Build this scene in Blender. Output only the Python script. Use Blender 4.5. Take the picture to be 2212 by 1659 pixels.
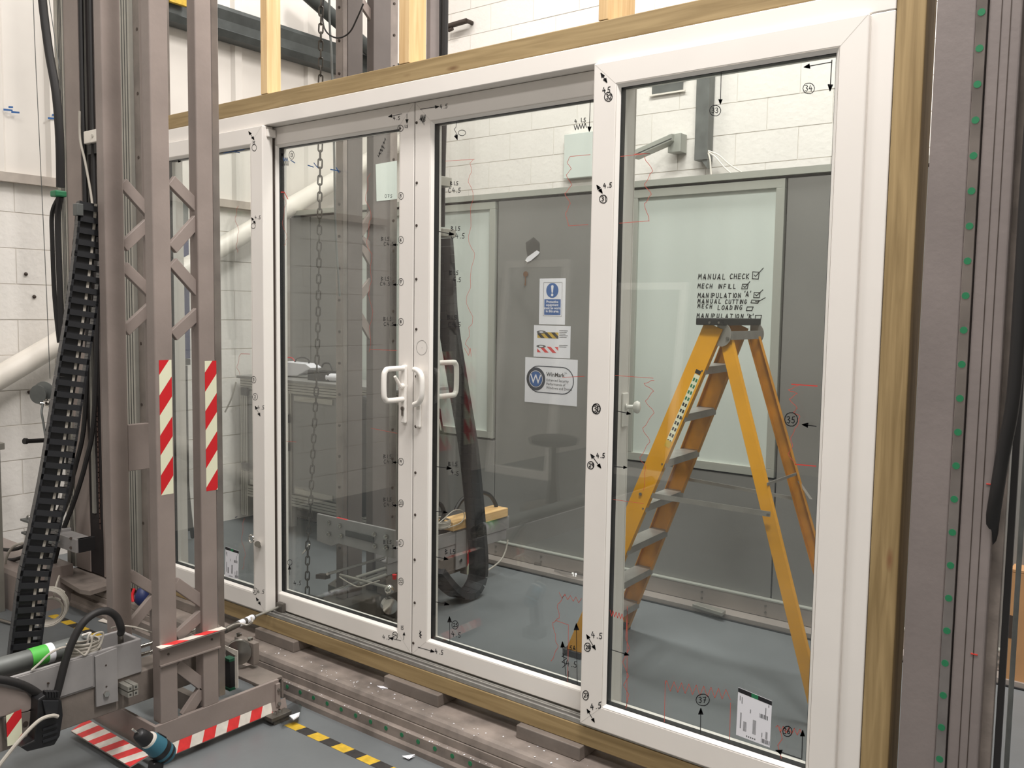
import bpy, math, random
from mathutils import Vector, Matrix
random.seed(7)
for o in list(bpy.data.objects): bpy.data.objects.remove(o)
SC = bpy.context.scene
COL = SC.collection

# ---------------------------------------------------------------- camera
F_PX, YAW, PIT, ROL = 1932.06, 0.657064, 0.0814673, 0.0150374
CAM = Vector((0, -2.4, 1.6))
cy, sy = math.cos(YAW), math.sin(YAW)
FWD = Vector((-sy*math.cos(PIT), cy*math.cos(PIT), -math.sin(PIT)))
_r = Vector((cy, sy, 0)); _u = _r.cross(FWD)
RGT = _r*math.cos(ROL) + _u*math.sin(ROL)
UPV = -_r*math.sin(ROL) + _u*math.cos(ROL)
cd = bpy.data.cameras.new('camera'); cam = bpy.data.objects.new('camera', cd); COL.objects.link(cam)
cam.matrix_world = Matrix.Translation(CAM) @ Matrix((RGT, UPV, -FWD)).transposed().to_4x4()
cd.sensor_fit = 'HORIZONTAL'; cd.sensor_width = 36; cd.lens = F_PX/2212*36
cd.clip_start = .05; cd.clip_end = 60
SC.camera = cam

# ---------------------------------------------------------------- world, lights, exposure
w = bpy.data.worlds.new('world'); SC.world = w; w.use_nodes = True
w.node_tree.nodes['Background'].inputs[0].default_value = (.9, .93, 1, 1)
w.node_tree.nodes['Background'].inputs[1].default_value = .4
SC.view_settings.view_transform = 'Standard'; SC.view_settings.look = 'None'
SC.view_settings.gamma = 1; SC.view_settings.use_curve_mapping = False
SC.view_settings.exposure = 0.10
def area(name, loc, size, size_y, power, target=None, col=(1, .958, .922)):
    l = bpy.data.lights.new(name, 'AREA'); l.shape = 'RECTANGLE'; l.size = size; l.size_y = size_y
    l.energy = power; l.color = col
    o = bpy.data.objects.new(name, l); COL.objects.link(o); o.location = loc
    if target is not None:
        d = Vector(target)-Vector(loc); o.rotation_euler = d.to_track_quat('-Z', 'Y').to_euler()
    return o
# high bay fittings of the hall, hung over the rig, the chamber and the floor behind the photographer
area('bay_light', (-.4, -.9, 5.3), 1.6, .5, 230)
area('bay_light', (-3.0, -1.6, 5.4), 1.6, .5, 75)
area('bay_light', (-2.2, 1.5, 5.4), 1.6, .5, 150)
area('bay_light', (-4.6, 1.7, 5.4), 1.6, .5, 60)
area('bay_light', (0.8, 1.9, 5.4), 1.6, .5, 60)
area('bay_light', (1.5, -4.2, 5.4), 1.6, .5, 100)
area('bay_light', (-3.2, -4.6, 5.4), 1.6, .5, 60)

# ---------------------------------------------------------------- helpers: pixels to points
def ray(px, py): return FWD + RGT*((px-1106)/F_PX) - UPV*((py-829.5)/F_PX)
def W(px, py, y=0.0):
    d = ray(px, py); return CAM + d*((y-CAM.y)/d.y)
def WX(px, py, x):
    d = ray(px, py); return CAM + d*((x-CAM.x)/d.x)
def WF(px, py, z=0.0):
    d = ray(px, py); return CAM + d*((z-CAM.z)/d.z)

def lin(c):
    c /= 255.0
    return c/12.92 if c <= .04045 else ((c+.055)/1.055)**2.4
def rgb(c): return (lin(c[0]), lin(c[1]), lin(c[2]), 1)

# ---------------------------------------------------------------- materials
def mat(name, c, rough=.5, metal=0.0, var=.0, scale=6.0, bump=0.0, bscale=None, c2=None, stretch=(1, 1, 1), spec=.5, coat=0):
    m = bpy.data.materials.new(name); m.use_nodes = True; nt = m.node_tree; b = nt.nodes['Principled BSDF']
    b.inputs['Base Color'].default_value = rgb(c); b.inputs['Roughness'].default_value = rough
    b.inputs['Metallic'].default_value = metal; b.inputs['Specular IOR Level'].default_value = spec
    if coat: b.inputs['Coat Weight'].default_value = coat
    if var or bump or c2:
        tc = nt.nodes.new('ShaderNodeTexCoord'); mp = nt.nodes.new('ShaderNodeMapping')
        nt.links.new(tc.outputs['Object'], mp.inputs[0]); mp.inputs['Scale'].default_value = stretch
    if var or c2:
        n = nt.nodes.new('ShaderNodeTexNoise'); n.inputs['Scale'].default_value = scale; n.inputs['Detail'].default_value = 6
        nt.links.new(mp.outputs[0], n.inputs['Vector'])
        r = nt.nodes.new('ShaderNodeValToRGB'); nt.links.new(n.outputs['Fac'], r.inputs[0])
        r.color_ramp.elements[0].position = .3; r.color_ramp.elements[1].position = .7
        lo = c2 if c2 else tuple(max(0, x*(1-var)) for x in c); hi = c if c2 else tuple(min(255, x*(1+var*.6)) for x in c)
        r.color_ramp.elements[0].color = rgb(lo); r.color_ramp.elements[1].color = rgb(hi)
        nt.links.new(r.outputs[0], b.inputs['Base Color'])
    if bump:
        n2 = nt.nodes.new('ShaderNodeTexNoise'); n2.inputs['Scale'].default_value = bscale or scale*3; n2.inputs['Detail'].default_value = 4
        nt.links.new(mp.outputs[0], n2.inputs['Vector'])
        bp = nt.nodes.new('ShaderNodeBump'); bp.inputs['Strength'].default_value = bump; bp.inputs['Distance'].default_value = .01
        nt.links.new(n2.outputs['Fac'], bp.inputs['Height']); nt.links.new(bp.outputs[0], b.inputs['Normal'])
    return m

def wood(name, c, c2, axis='x', knot=(110, 78, 45)):
    m = bpy.data.materials.new(name); m.use_nodes = True; nt = m.node_tree; b = nt.nodes['Principled BSDF']
    b.inputs['Roughness'].default_value = .6
    tc = nt.nodes.new('ShaderNodeTexCoord'); mp = nt.nodes.new('ShaderNodeMapping'); nt.links.new(tc.outputs['Object'], mp.inputs[0])
    s = {'x': (1.2, 22, 22), 'z': (22, 22, 1.2), 'y': (22, 1.2, 22)}[axis]; mp.inputs['Scale'].default_value = s
    n = nt.nodes.new('ShaderNodeTexNoise'); n.inputs['Scale'].default_value = 2.2; n.inputs['Detail'].default_value = 5; n.inputs['Distortion'].default_value = .6
    nt.links.new(mp.outputs[0], n.inputs['Vector'])
    r = nt.nodes.new('ShaderNodeValToRGB'); nt.links.new(n.outputs['Fac'], r.inputs[0])
    r.color_ramp.elements[0].position = .32; r.color_ramp.elements[1].position = .66
    r.color_ramp.elements[0].color = rgb(c2); r.color_ramp.elements[1].color = rgb(c)
    mp2 = nt.nodes.new('ShaderNodeMapping'); nt.links.new(tc.outputs['Object'], mp2.inputs[0])
    mp2.inputs['Scale'].default_value = {'x': (2.6, 9, 9), 'z': (9, 9, 2.6), 'y': (9, 2.6, 9)}[axis]
    v = nt.nodes.new('ShaderNodeTexVoronoi'); v.inputs['Scale'].default_value = 1.0; nt.links.new(mp2.outputs[0], v.inputs['Vector'])
    r2 = nt.nodes.new('ShaderNodeValToRGB'); nt.links.new(v.outputs['Distance'], r2.inputs[0])
    r2.color_ramp.elements[0].position = .03; r2.color_ramp.elements[0].color = (1, 1, 1, 1)
    r2.color_ramp.elements[1].position = .10; r2.color_ramp.elements[1].color = (0, 0, 0, 1)
    mx = nt.nodes.new('ShaderNodeMixRGB'); nt.links.new(r2.outputs[0], mx.inputs[0]); nt.links.new(r.outputs[0], mx.inputs[1])
    mx.inputs[2].default_value = rgb(knot); nt.links.new(mx.outputs[0], b.inputs['Base Color'])
    return m

def glass_mat(name, tint, refl=1.0, ior=1.5):
    m = bpy.data.materials.new(name); m.use_nodes = True; nt = m.node_tree; nt.nodes.clear()
    out = nt.nodes.new('ShaderNodeOutputMaterial'); tr = nt.nodes.new('ShaderNodeBsdfTransparent'); tr.inputs[0].default_value = tint
    gl = nt.nodes.new('ShaderNodeBsdfGlossy'); gl.inputs['Roughness'].default_value = .0
    gl.inputs['Color'].default_value = (refl, refl, refl, 1)
    lw = nt.nodes.new('ShaderNodeLayerWeight'); lw.inputs[0].default_value = .5
    pw = nt.nodes.new('ShaderNodeMath'); pw.operation = 'POWER'; pw.inputs[1].default_value = 5; nt.links.new(lw.outputs['Facing'], pw.inputs[0])
    fr = nt.nodes.new('ShaderNodeMath'); fr.operation = 'MULTIPLY_ADD'; fr.inputs[1].default_value = .96; fr.inputs[2].default_value = .04
    nt.links.new(pw.outputs[0], fr.inputs[0])
    mx = nt.nodes.new('ShaderNodeMixShader')
    nt.links.new(fr.outputs[0], mx.inputs[0]); nt.links.new(tr.outputs[0], mx.inputs[1]); nt.links.new(gl.outputs[0], mx.inputs[2])
    nt.links.new(mx.outputs[0], out.inputs[0])
    return m

M = dict(
 pvc=mat('white_pvc', (236, 231, 225), .32, var=.015, scale=3),
 bead=mat('white_bead', (240, 236, 230), .28),
 gasket=mat('black_gasket', (26, 28, 30), .5),
 seam=mat('seam_line', (196, 190, 184), .5),
 spacer=mat('grey_spacer', (120, 124, 124), .4, .4),
 glass=glass_mat('window_glass', (.958, .97, .964, 1)),
 track=mat('aluminium_track', (165, 163, 158), .35, .5, var=.1, scale=20),
 trackdark=mat('track_groove', (105, 101, 98), .6, var=.15, scale=30),
 timber=wood('treated_timber', (168, 145, 104), (140, 118, 80), 'x', (112, 82, 52)),
 timberz=wood('treated_timber_upright', (166, 142, 100), (132, 110, 72), 'z', (132, 96, 64)),
 pine=wood('pine_upright', (228, 198, 150), (206, 170, 120), 'z', (150, 100, 60)),
 pineb=wood('pine_block', (228, 190, 134), (206, 164, 108), 'y', (150, 100, 60)),
 paint=mat('grey_rig_paint', (144, 132, 126), .45, var=.07, scale=5, bump=.05, bscale=60),
 paintd=mat('grey_rig_paint_worn', (122, 113, 106), .55, var=.14, scale=7, bump=.1, bscale=50),
 beam=mat('grey_beam_paint_dusty', (132, 122, 115), .5, var=.2, scale=9, bump=.1, bscale=50),
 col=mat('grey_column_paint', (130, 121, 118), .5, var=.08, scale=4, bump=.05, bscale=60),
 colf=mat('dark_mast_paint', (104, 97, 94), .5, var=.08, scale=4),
 armp=mat('light_grey_arm_paint', (146, 143, 142), .5, var=.08, scale=8),
 steel=mat('machined_steel', (150, 146, 140), .3, .85, var=.1, scale=12),
 railm=mat('guide_rail_steel', (160, 152, 148), .25, .8, var=.12, scale=9),
 chrome=mat('chrome', (205, 203, 198), .15, 1),
 alu=mat('aluminium_extrusion', (170, 168, 160), .38, .6, var=.05, scale=10),
 alud=mat('extrusion_slot', (60, 60, 58), .6),
 galv=mat('galvanised_steel', (106, 109, 107), .5, .35, var=.12, scale=10),
 girt=mat('galvanised_girt', (74, 78, 77), .55, .3, var=.15, scale=8),
 black=mat('black_plastic', (27, 27, 29), .45),
 chainp=mat('energy_chain_plastic', (36, 37, 40), .4),
 rubber=mat('black_rubber', (30, 28, 28), .6),
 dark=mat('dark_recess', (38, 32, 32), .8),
 brown=mat('dark_iron', (70, 60, 54), .6, .3),
 red=mat('red_vinyl', (205, 32, 40), .4),
 redt=mat('red_tape', (222, 58, 58), .5, var=.08, scale=30),
 cream=mat('luminous_cream_vinyl', (228, 228, 200), .4),
 wtape=mat('white_tape', (225, 218, 208), .5, var=.06, scale=30),
 yellow=mat('yellow_tape', (204, 168, 52), .55, var=.1, scale=40),
 btape=mat('black_tape', (52, 49, 48), .6, var=.2, scale=40),
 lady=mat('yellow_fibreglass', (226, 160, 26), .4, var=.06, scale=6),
 ladyb=mat('shaded_yellow_fibreglass', (204, 138, 34), .45, var=.14, scale=9),  # yellow fibreglass with the shade inside the far rails put into its colour
 lalu=mat('ladder_aluminium', (172, 168, 162), .4, .6, var=.08, scale=14),
 floor=mat('painted_concrete', (108, 112, 114), .42, var=.10, scale=1.3, bump=.05, bscale=30),
 block=mat('white_painted_block', (231, 227, 221), .7, var=.015, scale=3, bump=.35, bscale=28),
 mortar=mat('white_painted_mortar', (222, 217, 210), .8, bump=.3, bscale=40),
 clad=mat('white_cladding_steel', (224, 219, 212), .45, var=.03, scale=2),
 flash=mat('flashing_grey', (182, 172, 162), .6, var=.08, scale=8),
 tubew=mat('white_brace_paint', (232, 226, 216), .4, var=.06, scale=4),
 blue=mat('dark_blue_paint', (28, 40, 86), .5),
 part=mat('partition_grey', (130, 129, 126), .38, var=.05, scale=1.5),
 partf=mat('partition_alu_frame', (176, 178, 170), .4, .3),
 frost=mat('partition_white_glazing', (206, 214, 208), .22, var=.03, scale=1.2, stretch=(3, 1, .4)),
 skirt=mat('partition_skirt', (158, 150, 144), .35, .2, var=.06, scale=3),
 paper=mat('white_paper', (232, 232, 238), .6),
 print_blue=mat('print_blue', (38, 92, 160), .5),
 navy=mat('print_navy', (40, 48, 66), .5),
 grey=mat('print_grey', (90, 90, 92), .6),
 ink=mat('marker_ink', (26, 26, 30), .5),
 inkr=mat('red_marker_ink', (196, 88, 74), .6),
 inkrs=mat('red_marker_strong', (205, 60, 50), .6),
 inkb=mat('blue_marker_ink', (42, 92, 150), .6),
 green=mat('green_plug', (36, 118, 78), .5),
 greent=mat('green_tape', (80, 180, 70), .5),
 greenb=mat('dark_green_box', (20, 72, 52), .5),
 teal=mat('teal_tool_plastic', (52, 104, 122), .45),
 cable=mat('grey_cable', (176, 170, 160), .5),
 card=mat('cardboard', (176, 134, 92), .7, var=.05),
 plate=mat('oily_steel_plate', (104, 100, 94), .4, .5, var=.15, scale=12),
 chain=mat('hoist_chain_steel', (62, 58, 52), .45, .4, var=.1, scale=30),
 rust=mat('rust_streak', (96, 74, 66), .8, var=.3, scale=60),
 hall=mat('hall_wall', (150, 147, 140), .7),
 ceil=mat('ceiling_liner', (150, 148, 144), .7),
 film=glass_mat('clear_plastic_bag', (.8, .8, .8, 1)),
 keyb=mat('brass_key', (150, 112, 84), .35, .8),
)

# ---------------------------------------------------------------- mesh builder
def clip_poly(poly, axis, val, keep_less):
    out = []
    for i in range(len(poly)):
        a, b = poly[i], poly[(i+1) % len(poly)]
        ina = (a[axis] <= val) if keep_less else (a[axis] >= val)
        inb = (b[axis] <= val) if keep_less else (b[axis] >= val)
        if ina: out.append(a)
        if ina != inb:
            t = (val-a[axis])/(b[axis]-a[axis]); out.append((a[0]+(b[0]-a[0])*t, a[1]+(b[1]-a[1])*t))
    return out

class MB:
    def __init__(s): s.v = []; s.f = []; s.m = []; s.s = []
    def face(s, idx, m=0, sm=False): s.f.append(idx); s.m.append(m); s.s.append(sm)
    def hexa(s, P, m=0):
        b = len(s.v); s.v += [tuple(p) for p in P]
        for q in ((0, 3, 2, 1), (4, 5, 6, 7), (0, 1, 5, 4), (1, 2, 6, 5), (2, 3, 7, 6), (3, 0, 4, 7)): s.face([b+i for i in q], m)
        return s
    def box(s, x0, x1, y0, y1, z0, z1, m=0):
        return s.hexa([(x0, y0, z0), (x1, y0, z0), (x1, y1, z0), (x0, y1, z0), (x0, y0, z1), (x1, y0, z1), (x1, y1, z1), (x0, y1, z1)], m)
    def bar(s, p, q, wv, tv, m=0):
        "box bar from p to q, wv and tv half-extent vectors"
        p, q, wv, tv = Vector(p), Vector(q), Vector(wv), Vector(tv)
        return s.hexa([p-wv-tv, p+wv-tv, p+wv+tv, p-wv+tv, q-wv-tv, q+wv-tv, q+wv+tv, q-wv+tv], m)
    def quad(s, P, m=0):
        b = len(s.v); s.v += [tuple(p) for p in P]; s.face([b+i for i in range(len(P))], m); return s
    def slab(s, P, n, m=0):
        "polygon P extruded along vector n"
        b = len(s.v); k = len(P); n = Vector(n); s.v += [tuple(p) for p in P]+[tuple(Vector(p)+n) for p in P]
        s.face([b+i for i in range(k)], m); s.face([b+k+i for i in range(k)][::-1], m)
        for i in range(k): j = (i+1) % k; s.face([b+i, b+k+i, b+k+j, b+j], m)
        return s
    def rings(s, rings, m=0, cap=True, sm=True, closed=False):
        b = len(s.v); n = len(rings[0])
        for r in rings: s.v += [tuple(p) for p in r]
        R = len(rings)
        for i in range(R if closed else R-1):
            for j in range(n):
                k = (j+1) % n; i2 = (i+1) % R
                s.face([b+i*n+j, b+i*n+k, b+i2*n+k, b+i2*n+j], m, sm)
        if cap and not closed:
            s.face([b+j for j in range(n)][::-1], m); s.face([b+(R-1)*n+j for j in range(n)], m)
        return s
    def cyl(s, p, q, r, n=16, m=0, r2=None):
        p, q = Vector(p), Vector(q); d = (q-p).normalized(); a = d.orthogonal().normalized(); c = d.cross(a)
        r2 = r if r2 is None else r2
        return s.rings([[p+(a*math.cos(t)+c*math.sin(t))*r for t in [2*math.pi*i/n for i in range(n)]],
                        [q+(a*math.cos(t)+c*math.sin(t))*r2 for t in [2*math.pi*i/n for i in range(n)]]], m)
    def lathe(s, p, d, prof, n=20, m=0):
        "prof: list of (t along d, radius)"
        p, d = Vector(p), Vector(d).normalized(); a = d.orthogonal().normalized(); c = d.cross(a)
        return s.rings([[p+d*t+(a*math.cos(k)+c*math.sin(k))*max(r, .0003) for k in [2*math.pi*i/n for i in range(n)]] for t, r in prof], m)
    def tube(s, pts, r, n=8, m=0, closed=False, smooth=True):
        P = [Vector(p) for p in pts]
        if smooth and len(P) > 2:
            Q = []; N = len(P)
            for i in range(N if closed else N-1):
                p0 = P[(i-1) % N] if (closed or i > 0) else P[0]; p1 = P[i]; p2 = P[(i+1) % N]
                p3 = P[(i+2) % N] if (closed or i+2 < N) else P[-1]
                for k in range(5):
                    t = k/5
                    Q.append(.5*((2*p1)+(p2-p0)*t+(2*p0-5*p1+4*p2-p3)*t*t+(3*p1-p0-3*p2+p3)*t**3))
            if not closed: Q.append(P[-1])
            P = Q
        rings = []; a = None; N = len(P)
        for i, p in enumerate(P):
            d = (P[(i+1) % N]-P[i-1]) if closed else (P[min(i+1, N-1)]-P[max(i-1, 0)])
            if d.length < 1e-9: d = Vector((0, 0, 1))
            d.normalize()
            a = d.orthogonal().normalized() if a is None else (a-d*a.dot(d)).normalized()
            c = d.cross(a)
            rings.append([p+(a*math.cos(t)+c*math.sin(t))*r for t in [2*math.pi*j/n for j in range(n)]])
        return s.rings(rings, m, closed=closed)
    def prism(s, prof, axis, a0, a1, m=0):
        "2-D profile extruded along an axis; profile coordinates are the other two in order"
        def pt(u, v, w):
            return {'x': (w, u, v), 'y': (u, w, v), 'z': (u, v, w)}[axis]
        b = len(s.v); k = len(prof)
        s.v += [pt(u, v, a0) for u, v in prof]+[pt(u, v, a1) for u, v in prof]
        s.face([b+i for i in range(k)][::-1], m); s.face([b+k+i for i in range(k)], m)
        for i in range(k): j = (i+1) % k; s.face([b+i, b+j, b+k+j, b+k+i], m)
        return s
    def stripes(s, P, L, period, slant, m0=0, m1=1, duty=.5, off=0):
        "diagonal stripes over the quad P (u: P0>P1, v: P0>P3), v length L periods measured in the same unit as period"
        P = [Vector(p) for p in P]
        def bil(u, v): return P[0].lerp(P[1], u).lerp(P[3].lerp(P[2], u), v)
        k = -int(abs(slant)/period)-2
        while k*period < L+abs(slant)+period:
            for a, b_, m in ((0, duty, m0), (duty, 1, m1)):
                lo, hi = (k+a)*period+off, (k+b_)*period+off
                poly = [(0, lo), (1, lo+slant), (1, hi+slant), (0, hi)]
                poly = clip_poly(poly, 1, 0, False)
                if len(poly) > 2: poly = clip_poly(poly, 1, L, True)
                if len(poly) > 2: s.quad([bil(u, v/L) for u, v in poly], m)
            k += 1
        return s
    def build(s, name, mats, parent=None, bevel=0, seg=2, **tags):
        me = bpy.data.meshes.new(name); me.from_pydata(s.v, [], s.f); me.update()
        if not isinstance(mats, (list, tuple)): mats = [mats]
        for m in mats: me.materials.append(M[m] if isinstance(m, str) else m)
        for i, p in enumerate(me.polygons): p.material_index = s.m[i]; p.use_smooth = s.s[i]
        if any(s.s): me.set_sharp_from_angle(angle=.75)
        o = bpy.data.objects.new(name, me); COL.objects.link(o); adopt(o, parent)
        if bevel:
            b = o.modifiers.new('bevel', 'BEVEL'); b.width = bevel; b.segments = seg; b.limit_method = 'ANGLE'; b.angle_limit = .7
        for k, v in tags.items(): o[k] = v
        return o

def adopt(o, parent):
    if parent is not None:
        o.parent = parent
        if parent.type == 'EMPTY': o.matrix_parent_inverse = Matrix.Translation(parent.location).inverted()
def thing(name, label, cat, loc=(0, 0, 0), group=None):
    o = bpy.data.objects.new(name, None); o.empty_display_size = .1; COL.objects.link(o); o.location = loc
    o['label'] = label; o['category'] = cat
    if group: o['group'] = group
    return o
def solo(mb, name, mats, label, cat, group=None, bevel=0):
    o = mb.build(name, mats, None, bevel); o['label'] = label; o['category'] = cat
    if group: o['group'] = group
    return o
def struct(mb, name, mats, bevel=0):
    o = mb.build(name, mats, None, bevel); o['kind'] = 'structure'; return o
def place(me, name, mtx, parent):
    o = bpy.data.objects.new(name, me); COL.objects.link(o)
    o.parent = parent
    if parent.type == 'EMPTY': o.matrix_parent_inverse = Matrix.Translation(parent.location).inverted()
    o.matrix_basis = mtx; return o
def mesh_of(mb, name, mats):
    o = mb.build(name, mats); me = o.data; bpy.data.objects.remove(o); return me
def basis(o, x, y, z): 
    m = Matrix((Vector(x), Vector(y), Vector(z))).transposed().to_4x4(); m.translation = Vector(o); return m
def text_mb(body, size, origin, ux, uz, align='LEFT', m=0, bold=0, lift=.0006):
    c = bpy.data.curves.new('t', 'FONT'); c.body = body; c.size = size; c.align_x = align; c.offset = bold; c.resolution_u = 2; c.space_line = .95
    o = bpy.data.objects.new('t', c); COL.objects.link(o)
    me = bpy.data.meshes.new_from_object(o)
    mb = MB(); ux, uz = Vector(ux), Vector(uz); n = ux.cross(uz); O = Vector(origin)+n*lift
    mb.v = [tuple(O+ux*v.co.x+uz*v.co.y) for v in me.vertices]
    for p in me.polygons: mb.face(list(p.vertices), m)
    bpy.data.objects.remove(o); bpy.data.curves.remove(c); bpy.data.meshes.remove(me)
    return mb

# ---------------------------------------------------------------- pen strokes drawn on a plane y = const
def pen(polys, plane, width=.0028):
    mb = MB()
    for pl in polys:
        P = [W(x, y, plane) for x, y in pl]
        for i in range(len(P)-1):
            d = P[i+1]-P[i]
            if d.length < 1e-6: continue
            d.normalize(); n = Vector((-d.z, 0, d.x))*(width/2); e = d*width*.35
            b = len(mb.v)
            mb.v += [tuple(P[i]-e-n), tuple(P[i+1]+e-n), tuple(P[i+1]+e+n), tuple(P[i]-e+n)]
            mb.face([b, b+1, b+2, b+3])
    return mb
def blob(pts, plane, mb=None):
    mb = mb or MB(); mb.quad([W(x, y, plane) for x, y in pts]); return mb
FONT = {
 '0': [[(.5,1),(.1,.8),(.1,.2),(.5,0),(.9,.2),(.9,.8),(.5,1)]], '1': [[(.5,1),(.5,0)]],
 '2': [[(.1,.8),(.4,1),(.8,.85),(.7,.5),(.1,0),(.9,.05)]], '3': [[(.1,.95),(.6,1),(.8,.75),(.4,.55),(.85,.35),(.6,0),(.1,.08)]],
 '4': [[(.45,1),(.1,.4),(.9,.4)],[(.65,.7),(.65,0)]], '5': [[(.9,1),(.35,.95),(.25,.55),(.7,.55),(.8,.2),(.5,0),(.1,.1)]],
 '6': [[(.7,1),(.2,.5),(.2,.1),(.6,0),(.85,.25),(.6,.5),(.2,.35)]], '7': [[(.1,.95),(.9,1),(.4,0)],[(.3,.5),(.8,.5)]],
 '8': [[(.5,.5),(.15,.75),(.5,1),(.85,.75),(.5,.5),(.1,.25),(.5,0),(.9,.25),(.5,.5)]], '9': [[(.85,.6),(.4,.5),(.15,.75),(.5,1),(.85,.8),(.8,0)]],
 '.': [[(.2,.08),(.32,.05)]], 'A': [[(0,0),(.45,1),(.9,0),(.15,.35),(.8,.35)]], 'B': [[(.1,0),(.15,1),(.8,.8),(.2,.52),(.9,.25),(.1,0)]],
 'C': [[(.9,.9),(.4,1),(.05,.5),(.3,0),(.9,.1)]], 'D': [[(.1,0),(.2,1),(.85,.7),(.8,.2),(.1,0)]], 'E': [[(.9,1),(.15,1),(.1,0),(.85,0)],[(.1,.5),(.75,.55)]],
 'F': [[(.85,1),(.15,1),(.1,0)],[(.12,.5),(.7,.5)]], 'G': [[(.9,.9),(.35,1),(.05,.4),(.4,0),(.8,.15),(.85,.45),(.5,.45)]],
 'H': [[(.1,1),(.1,0)],[(.85,1),(.85,0)],[(.1,.5),(.85,.5)]], 'I': [[(.4,1),(.4,0)]], 'K': [[(.1,1),(.1,0)],[(.85,1),(.1,.45),(.9,0)]],
 'L': [[(.1,1),(.1,0),(.85,0)]], 'M': [[(0,0),(.1,1),(.45,.4),(.8,1),(1,0)]], 'N': [[(.05,0),(.1,1),(.8,.05),(.85,1)]],
 'O': [[(.5,1),(.1,.7),(.1,.2),(.5,0),(.9,.3),(.85,.8),(.5,1)]], 'P': [[(.1,0),(.15,1),(.85,.85),(.8,.5),(.15,.45)]],
 'S': [[(.9,1),(.35,.95),(.2,.6),(.8,.45),(.7,.05),(.1,0)]], 'T': [[(0,1),(1,.95)],[(.5,1),(.45,0)]], 'U': [[(.1,1),(.15,.1),(.6,0),(.85,.2),(.85,1)]],
 "'": [[(.2,1.15),(.1,.85)]], '-': [[(.1,.5),(.7,.5)]],
}
def write(s, px, py, h, adv=None, slope=0.0, ry=0.0, wdt=.62):
    "stroke lettering; py is the baseline; returns pixel polylines"
    out = []; adv = adv or h*.86; x = px
    for ch in s:
        if ch in FONT:
            for st in FONT[ch]:
                out.append([(x+u*h*wdt+v*h*ry, py-v*h+slope*(x-px+u*h*wdt)) for u, v in st])
        x += adv*(.45 if ch in ".1'I " else 1)
    return out
def ring(px, py, rx, ry_, n=14):
    return [[(px+rx*math.cos(6.4*i/n-1), py+ry_*math.sin(6.4*i/n-1)*(1+.02*(i % 3))) for i in range(n+1)]]
def arrow(x0, y0, x1, y1, hl=9, both=False, hw=.38):
    out = [[(x0, y0), (x1, y1)]]; d = Vector((x1-x0, y1-y0)).normalized(); n = Vector((-d.y, d.x))
    def head(x, y, d):
        o = []
        for k in range(5):
            t = k/4*hw
            for sg in (-1, 1): o.append([(x, y), (x-d.x*hl+n.x*hl*t*sg, y-d.y*hl+n.y*hl*t*sg)])
        return o
    out += head(x1, y1, d)
    if both: out += head(x0, y0, -d)
    return out
def wiggle(pts, amp=5, n=3):
    out = []
    for i in range(len(pts)-1):
        a, b = Vector(pts[i]), Vector(pts[i+1])
        d = b-a; nn = Vector((-d.y, d.x)).normalized()
        for k in range(n*4):
            t = k/(n*4); out.append(tuple(a+d*t+nn*amp*math.sin(2*math.pi*n*t)*(.7+.3*math.sin(5*t+i))))
    out.append(pts[-1]); return [out]

# ================================================================ SETTING
struct(MB().box(-5.9, 5.1, -9.1, 3.7, -.1, 0), 'floor', 'floor')
struct(MB().box(-5.9, 5.1, -9.1, 3.7, 6, 6.1), 'ceiling', 'ceil')
struct(MB().box(5, 5.1, -9.1, 3.7, 0, 6), 'wall_right', 'hall')
struct(MB().box(-5.9, 5.0, -6.5, -6.4, 0, 6), 'wall_front', 'hall')

wl = struct(MB().box(-5.9, -5.72, -9, 3.6, 0, 6), 'wall_left', 'mortar')
bm = mesh_of(MB().box(-.01, .0045, 0, .434, 0, .209), 'block', 'block')
def blocks(parent, axis, lo, hi, z0, z1, fixed):
    r = 0; z = z0
    while z < z1-.05:
        u = lo - (.22 if r % 2 else 0)
        while u < hi:
            d = random.uniform(-.0012, .0012)
            if axis == 'y': m = basis((fixed+d, u, z), (1, 0, 0), (0, 1, 0), (0, 0, 1))
            else: m = basis((u+.434, fixed+d, z), (0, -1, 0), (-1, 0, 0), (0, 0, 1))
            place(bm, 'block', m, parent); u += .44
        r += 1; z += .215
blocks(wl, 'y', -3.0, 2.0, .0, 2.3, -5.72)
mb = MB().box(-5.72, -5.66, -3, 3.5, 2.32, 2.375); mb.build('flashing', 'flash', wl)
# profiled cladding sheets on the upper part of the left wall
prof = []
for k in range(3):
    a = k/3
    prof += [(0, a), (0, a+.235), (.028, a+.255), (.028, a+.312)]
prof += [(0, 1.0), (-.01, 1.0), (-.01, 0)]
cm = mesh_of(MB().prism(prof, 'z', 0, 3.5), 'cladding_sheet', 'clad')
for k in range(7): place(cm, 'cladding_sheet', basis((-5.71, -3.3+k, 2.37), (1, 0, 0), (0, 1, 0), (0, 0, 1)), wl)

wb = struct(MB().box(-5.72, 5, 3.52, 3.6, 0, 6), 'wall_back', 'mortar')
blocks(wb, 'x', -5.72, -.6, 2.2, 4.5, 3.52)

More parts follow.
